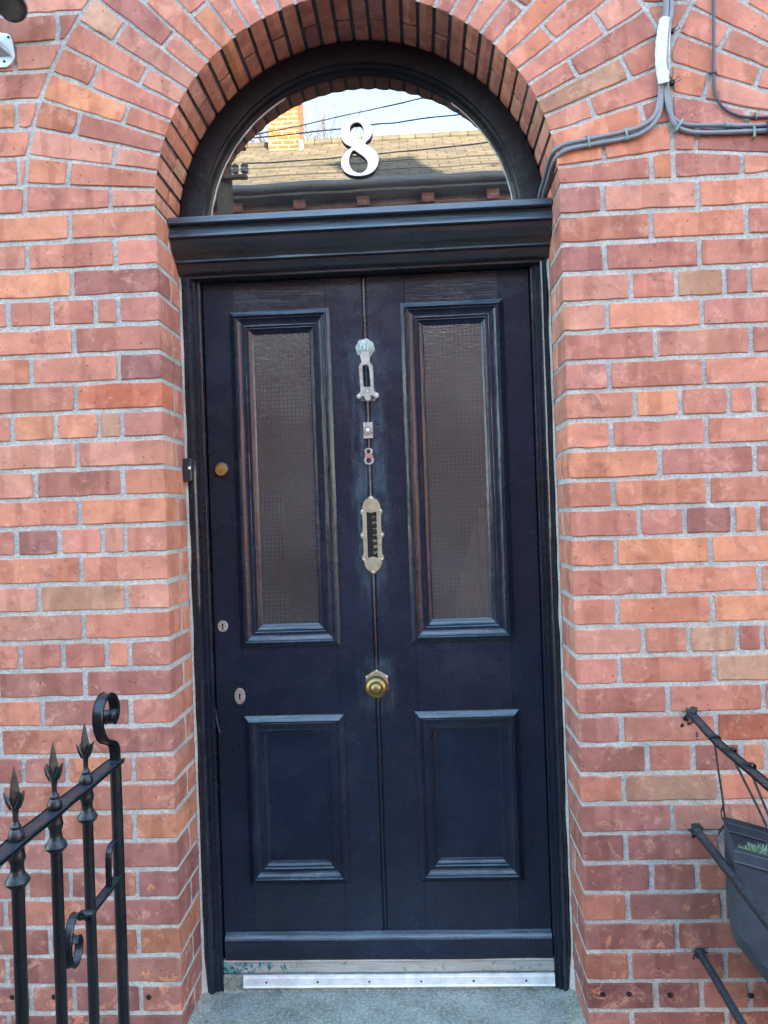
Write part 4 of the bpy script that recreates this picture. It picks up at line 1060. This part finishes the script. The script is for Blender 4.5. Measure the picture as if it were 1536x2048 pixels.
g = G(); g.tube([(1.040, yw, 2.2895), (1.10, yw, 2.2895)], .0165, 14); tag(g.build('cable_sleeve', CABD, None, True), 'dark sleeve joining the two grey cables at the right photo edge', 'cable sleeve')
# tape wound round the bundle
tp = c3([(.799, 2.572), (.7945, 2.545), (.790, 2.515), (.7875, 2.48), (.787, 2.45), (.7875, 2.418)], 4) if False else None
pts = smoothloop([Vector((.7995, -.012, 2.575)), Vector((.795, -.012, 2.545)), Vector((.7905, -.012, 2.510)), Vector((.788, -.012, 2.470)), Vector((.7885, -.012, 2.435)), Vector((.789, -.012, 2.412))], 8, False)
V = []; F = []; sg_ = 20
for i, p in enumerate(pts):
    t = i/(len(pts)-1); wx = .0135+.0045*math.sin(math.pi*min(1, t*1.15))**.7+.0007*math.sin(i*1.9); 
    for j in range(sg_):
        a = 2*math.pi*j/sg_; e = .0006*noise.noise(Vector((i*.6+j*.35, j*.9, 1)))
        V.append((p.x+(wx+e)*math.cos(a), p.y+(.0125+e)*math.sin(a), p.z+.0025*math.sin(a*2+i)))
for i in range(len(pts)-1):
    for j in range(sg_): F.append((i*sg_+j, i*sg_+(j+1) % sg_, (i+1)*sg_+(j+1) % sg_, (i+1)*sg_+j))
F += [tuple(range(sg_)), tuple(range((len(pts)-1)*sg_, len(pts)*sg_))]
tag(obj('cable_tape', V, F, TAPE, smooth=True), 'pale tape wrapped round the bundle of grey cables above where they part', 'tape')
def saddle(x, z, ang, w, h, mat, lab, yb=-.014):
    c, s = math.cos(ang), math.sin(ang); P = []
    prof = [(-h/2-.004, .001), (-h/2-.001, -.003), (-h/2, yb), (0, yb-.0018), (h/2, yb), (h/2+.001, -.003), (h/2+.004, .001)]
    pts = [(x-s*q, y, z+c*q) for q, y in prof]
    g = G(); g.ribbon(pts, (c, 0, s), w, .0014); g.lathe([(.003, 0), (.003, -.006), (.0012, -.0075)], 'y', 8, (x-s*(h/2+.004), -.001, z+c*(h/2+.004)))
    tag(g.build('cable_clip', mat), lab, 'cable clip', 'clips holding the cables to the brick')
saddle(.693, 2.291, .12, .006, .026, CLIP, 'green cable clip on the left going pair near the bend')
saddle(.598, 2.279, .12, .006, .026, CLIP, 'green cable clip on the left going pair nearest the door')
saddle(.824, 2.307, -.6, .006, .030, CLIP, 'green cable clip at the bend of the right going pair')
saddle(.943, 2.301, 0, .007, .010, CLIP, 'small grey clip on the upper right going cable, middle of its run')
saddle(1.008, 2.280, 0, .006, .026, CLIP, 'clip under the right going pair near the photo edge')
saddle(.918, 2.437, math.pi/2, .005, .010, CABD, 'dark clip on the straight drop of the thin cable', -.0105)
saddle(1.016, 2.320, 0, .005, .010, CLIP, 'clip on the thin dark cable after its bend', -.0105)
for (x, z, lab) in ((.815, 2.548, 'rusty empty hook clip beside the upper end of the cable tape'), (.812, 2.418, 'rusty empty hook clip beside the lower end of the cable tape')):
    g = G(); g.box(x-.006, x+.007, -.012, .001, z-.006, z+.006, .002); g.tube([(x+.004, -.008, z+.002), (x+.016, -.010, z+.014), (x+.020, -.010, z+.004), (x+.009, -.010, z-.002)], .0011, 5); g.tube([(x-.002, -.01, z+.004), (x-.004, -.009, z+.016)], .0016, 5)
    tag(g.build('hook_clip', CLIPG), lab, 'cable clip', 'clips holding the cables to the brick')

# ================================================================== SECURITY CAMERA top left
sc_ = tag(empty('security_camera', (-.91, 0, 2.60)), 'dark round fronted camera on a pale metal wall bracket in the top left corner', 'security camera')
g = G(); g.plate(smoothloop([(-.955, 2.650), (-.905, 2.652), (-.889, 2.640), (-.8835, 2.605), (-.882, 2.590), (-.889, 2.575), (-.897, 2.566), (-.908, 2.562), (-.930, 2.564), (-.955, 2.575)], 3), [], -.006, -.001, .001); fp(g.build('wall_plate', BRKT), sc_)
g = G(); g.add([(-.960, -.006, 2.640), (-.897, -.006, 2.612), (-.8885, -.006, 2.590), (-.8885, -.020, 2.588), (-.960, -.085, 2.655), (-.960, -.006, 2.588), (-.960, -.080, 2.64)], [(0, 1, 4), (1, 2, 3, 4), (2, 5, 6, 3), (3, 6, 4), (0, 5, 2, 1), (0, 4, 6, 5)]); fp(g.build('bracket_arm', BRKT), sc_)
for x, z in ((-.896, 2.640), (-.909, 2.577)):
    g = G(); g.lathe([(.0036, 0), (.0034, -.0012), (.0015, -.0018)], 'y', 10, (x, -.0058, z)); fp(g.build('screw', CLIPG), sc_)
ax = Vector((.33, -.78, -.52)).normalized(); cc = Vector((-.826, -.115, 2.645)); e1_ = ax.cross(Vector((0, 0, 1))).normalized(); e2_ = e1_.cross(ax)
def dlathe(prof, seg=28):
    V = []; F = []
    for r_, h in prof:
        for j in range(seg): a = 2*math.pi*j/seg; V.append(cc+ax*h+(e1_*math.cos(a)+e2_*math.sin(a))*r_)
    for i in range(len(prof)-1):
        for j in range(seg): F.append((i*seg+j, i*seg+(j+1) % seg, (i+1)*seg+(j+1) % seg, (i+1)*seg+j))
    F += [tuple(range(seg)), tuple(range((len(prof)-1)*seg, len(prof)*seg))]; return V, F
V, F = dlathe([(.024, -.10), (.031, -.095), (.033, -.05), (.034, .0), (.034, .022), (.0315, .024), (.0305, .012)]); fp(obj('housing', V, F, LAMPM, smooth=True), sc_)
V, F = dlathe([(.0300, .012), (.0300, .0145), (.001, .0165)]); fp(obj('front_glass', V, F, LAMPG, smooth=True), sc_)
g = G(); g.tube([(-.955, -.07, 2.65), (-.93, -.08, 2.675), (-.880, -.07, 2.69)], .009, 10); fp(g.build('swivel', BRKT, None, True), sc_)

# drilled holes left by damp-proofing in the bottom course
hm = None
for x, z in ((.560, .118), (.626, .118), (.728, .115), (.929, .112), (-.974, .120), (-.862, .120), (-.610, .118)):
    g = G(); g.lathe([(.0072, -.0020), (.0064, -.0012), (.0052, .0012), (.0045, .004)], 'y', 12, (0, 0, 0))
    if hm is None: o = hp(g.build('drill_hole', DARK)); hm = o
    else: o = hm.copy(); S.collection.objects.link(o)
    o.location = (x, -.0004, z)

# ================================================================== ACROSS THE STREET (seen in the fanlight)
opp = tag(empty('opposite_house', (0, -9, ZG)), 'brick terraced house across the street with sunlit slate roof mirrored in the fanlight', 'house')
def op(o): return fp(o, opp)
YO = -9.0
wins = [(-6.0, 1.0), (-3.6, 1.0), (-.3, 1.0), (2.4, 1.0), (5.4, 1.0)]
# wall with window holes: build from piers and bands
g = G(); zs = [(ZG, .55), (2.25, 3.45), (4.95, 5.98)]
for za, zb_ in zs: g.box(-12, 12, YO-.3, YO, za, zb_, .001)
for za, zb_ in ((.55, 2.25), (3.45, 4.95)):
    xs_ = [-12]+[q for x, w in wins for q in (x-w/2, x+w/2)]+[12]
    for a, b in zip(xs_[::2], xs_[1::2]): g.box(a, b, YO-.3, YO, za+.001, zb_-.001, .001)
op(g.build('wall', FARBR))
WHT = m_simple('white_window_paint', (.7, .7, .68), .4, 0, .05); DGL = m_simple('dark_window_glass', (.02, .025, .03), .06, 0, .1)
for x, w in wins:
    for za, zb_ in ((.55, 2.25), (3.45, 4.95)):
        g = G()
        for a, b, c_, d_ in ((x-w/2, x-w/2+.06, za, zb_), (x+w/2-.06, x+w/2, za, zb_), (x-w/2+.06, x+w/2-.06, za, za+.07), (x-w/2+.06, x+w/2-.06, zb_-.06, zb_), (x-w/2+.06, x+w/2-.06, (za+zb_)/2-.03, (za+zb_)/2+.03)): g.box(a, b, YO-.16, YO-.10, c_+.001, d_-.001, .003)
        wf = op(g.build('window', WHT)); g = G(); g.box(x-w/2+.05, x+w/2-.05, YO-.15, YO-.14, za+.05, zb_-.05, .001); g.build('pane', DGL, wf)
g = G(); g.box(-12, 12, YO+.002, YO+.05, 5.74, 5.84, .004); op(g.build('brick_band', FARBR))
cm = None
for k in range(26):
    x = -12+.94*k+.2
    if cm is None: g = G(); g.box(-.09, .09, 0, .11, -.07, .07, .004); cm = op(g.build('eaves_block', FARBR)); o = cm
    else: o = cm.copy(); S.collection.objects.link(o)
    o.location = (x, YO+.051, 5.93)
g = G(); g.box(-12.1, 12.1, YO-.02, YO+.26, 6.02, 6.10, .01); op(g.build('soffit_board', GUTT))
g = G(); g.tube([(-12.1, YO+.30, 6.13), (12.1, YO+.30, 6.13)], .065, 10); op(g.build('gutter', GUTT, None, True))
# slate roof in stepped courses
g = G(); nrow = 22; ye, ze, yr, zr = YO+.26, 6.14, YO-3.25, 8.42
for k in range(nrow):
    t0, t1 = k/nrow, (k+1)/nrow
    ya, za = ye+(yr-ye)*t0, ze+(zr-ze)*t0; yb, zb_ = ye+(yr-ye)*t1, ze+(zr-ze)*t1
    g.add([(-12, ya, za+.022), (12, ya, za+.022), (12, yb, zb_+.004), (-12, yb, zb_+.004), (-12, ya, za), (12, ya, za)], [(0, 1, 2, 3), (0, 1, 5, 4)])
g.add([(-12, yr, zr), (12, yr, zr), (12, yr-3.4, ze), (-12, yr-3.4, ze)], [(0, 1, 2, 3)])
g.add([(-12, YO-.3, 5.9), (-12, yr-3.4, ze), (-12, yr, zr), (-12, ye, ze)], [(0, 1, 2, 3)]); g.add([(12, YO-.3, 5.9), (12, yr-3.4, ze), (12, yr, zr), (12, ye, ze)], [(0, 1, 2, 3)])
op(g.build('roof', SLATE))
g = G(); g.tube([(-12, yr, zr+.03), (12, yr, zr+.03)], .07, 8); op(g.build('ridge_tiles', SLATE))
g = G(); g.box(-12, 12, yr-3.7, yr-3.4, ZG, ze, .01); op(g.build('rear_wall', FARBR))
g = G(); g.box(-2.42, -1.85, -12.55, -11.80, 7.6, 9.75, .01); g.box(-2.48, -1.79, -12.61, -11.74, 9.60, 9.72, .01); ch = op(g.build('chimney', CHIMBR))
g = G(); g.box(-2.46, -1.81, -11.795, -11.70, 7.93, 8.06, .01); g.box(-1.845, -1.78, -12.2, -11.74, 8.0, 8.30, .01); g.build('flashing', LEAD, ch)
g = G(); g.lathe([(.11, 9.72), (.12, 9.8), (.10, 10.05), (.12, 10.1), (.09, 10.12)], 'z', 12, (-2.28, -12.2, 0)); g.lathe([(.11, 9.72), (.12, 9.8), (.10, 10.05), (.12, 10.1), (.09, 10.12)], 'z', 12, (-1.98, -12.2, 0)); g.build('chimney_pot', CHIMBR, ch, True)
# utility pole with wires
pole = tag(empty('utility_pole', (-1.98, -6, ZG)), 'dark timber utility pole with insulators mirrored at the left end of the fanlight', 'utility pole')
g = G(); g.tube([(-2.36, -7.8, ZG), (-2.33, -7.8, 3), (-2.30, -7.8, 6.4)], [.13, .115, .10], 12); fp(g.build('pole', POLEM, None, True), pole)
for z in (5.85, 6.22):
    g = G(); g.box(-2.55, -1.97, -7.70, -7.62, z-.025, z+.025, .01); fp(g.build('crossarm', POLEM), pole)
    for x in (-2.5, -2.12, -2.0):
        g = G(); g.lathe([(.02, z+.04), (.045, z+.06), (.05, z+.10), (.03, z+.12), (.05, z+.14), (.03, z+.17)], 'z', 10, (x, -7.67, 0)); fp(g.build('insulator', GUTT, None, True), pole)
wl = ['from the pole across the street towards the right, highest of the wires', 'from the pole across the street to the right, second from the top', 'crossing low over the mirrored roof, third from the top', 'running steeply off the pole, lowest of the wires']
we = [((-2.0, -7.67, 6.38), (9.0, -7.0, 8.6)), ((-2.12, -7.67, 6.35), (9.0, -7.5, 7.7)), ((-2.0, -7.67, 6.02), (8.5, -5.0, 5.9)), ((-2.5, -7.67, 6.02), (-1.2, -.2, 5.3))]
for (a, b), lab in zip(we, wl):
    g = G(); q = [(a[0]+(b[0]-a[0])*t/20, a[1]+(b[1]-a[1])*t/20, a[2]+(b[2]-a[2])*t/20-.28*4*(t/20)*(1-t/20)) for t in range(21)]
    g.tube(q, .009, 5); tag(g.build('overhead_wire', CABD), 'black overhead wire '+lab, 'overhead wire', 'overhead wires mirrored in the fanlight')
# bare tree behind the roof
tr = tag(empty('bare_tree', (-1.2, -16.5, ZG)), 'bare twiggy tree standing beside the mirrored chimney', 'tree')
gt, gc = G(), G(); rr = random.Random(8)
def branch(p, d, l, r_, lv):
    q = [p]; 
    for k in range(3): d = (d+Vector((rr.uniform(-.18, .18), rr.uniform(-.18, .18), rr.uniform(-.02, .14)))).normalized(); q.append(q[-1]+d*l/3)
    (gt if lv < 2 else gc).tube(q, [r_, r_*.9, r_*.8, r_*.65], 6 if lv < 2 else 3, False)
    if lv >= 6: return
    for k in range(3 if lv < 5 else 4):
        a = rr.uniform(0, 6.28); s = .27+rr.uniform(-.1, .15); v = (d+Vector((math.cos(a), math.sin(a), .1))*s).normalized(); branch(q[rr.choice((2, 3))] if k else q[3], v, l*.70, r_*.55, lv+1)
branch(Vector((-2.5, -16.5, ZG)), Vector((-.03, 0, 1)), 4.1, .15, 0)
fp(gt.build('trunk', BARK, None, True), tr); fp(gc.build('crown', BARK), tr)

# neighbour's doorway, just outside the picture to the right
nb = tag(empty('neighbour_door', (X2, .3, 0)), 'plain dark neighbouring door set in the next brick arch to the right', 'door')
g = G(); g.box(X2-.52, X2+.52, .24, .30, 0, 2.72, .002); fp(g.build('door_leaf', P_V), nb)
for x0, x1, z0, z1 in ((-.38, -.08, 1.0, 1.95), (.08, .38, 1.0, 1.95), (-.38, -.08, .3, .8), (.08, .38, .3, .8)):
    g = G(); g.box(X2+x0, X2+x1, .222, .239, z0, z1, .006); fp(g.build('panel', P_V), nb)
g = G(); g.box(X2-HW, X2+HW, -.42, .30, ZG, 0, .006); tag(g.build('neighbour_step', CONC), kind='structure')
print('tris', sum(sum(len(p.vertices)-2 for p in o.data.polygons) for o in bpy.data.objects if o.type == 'MESH'), 'objects', len(bpy.data.objects))
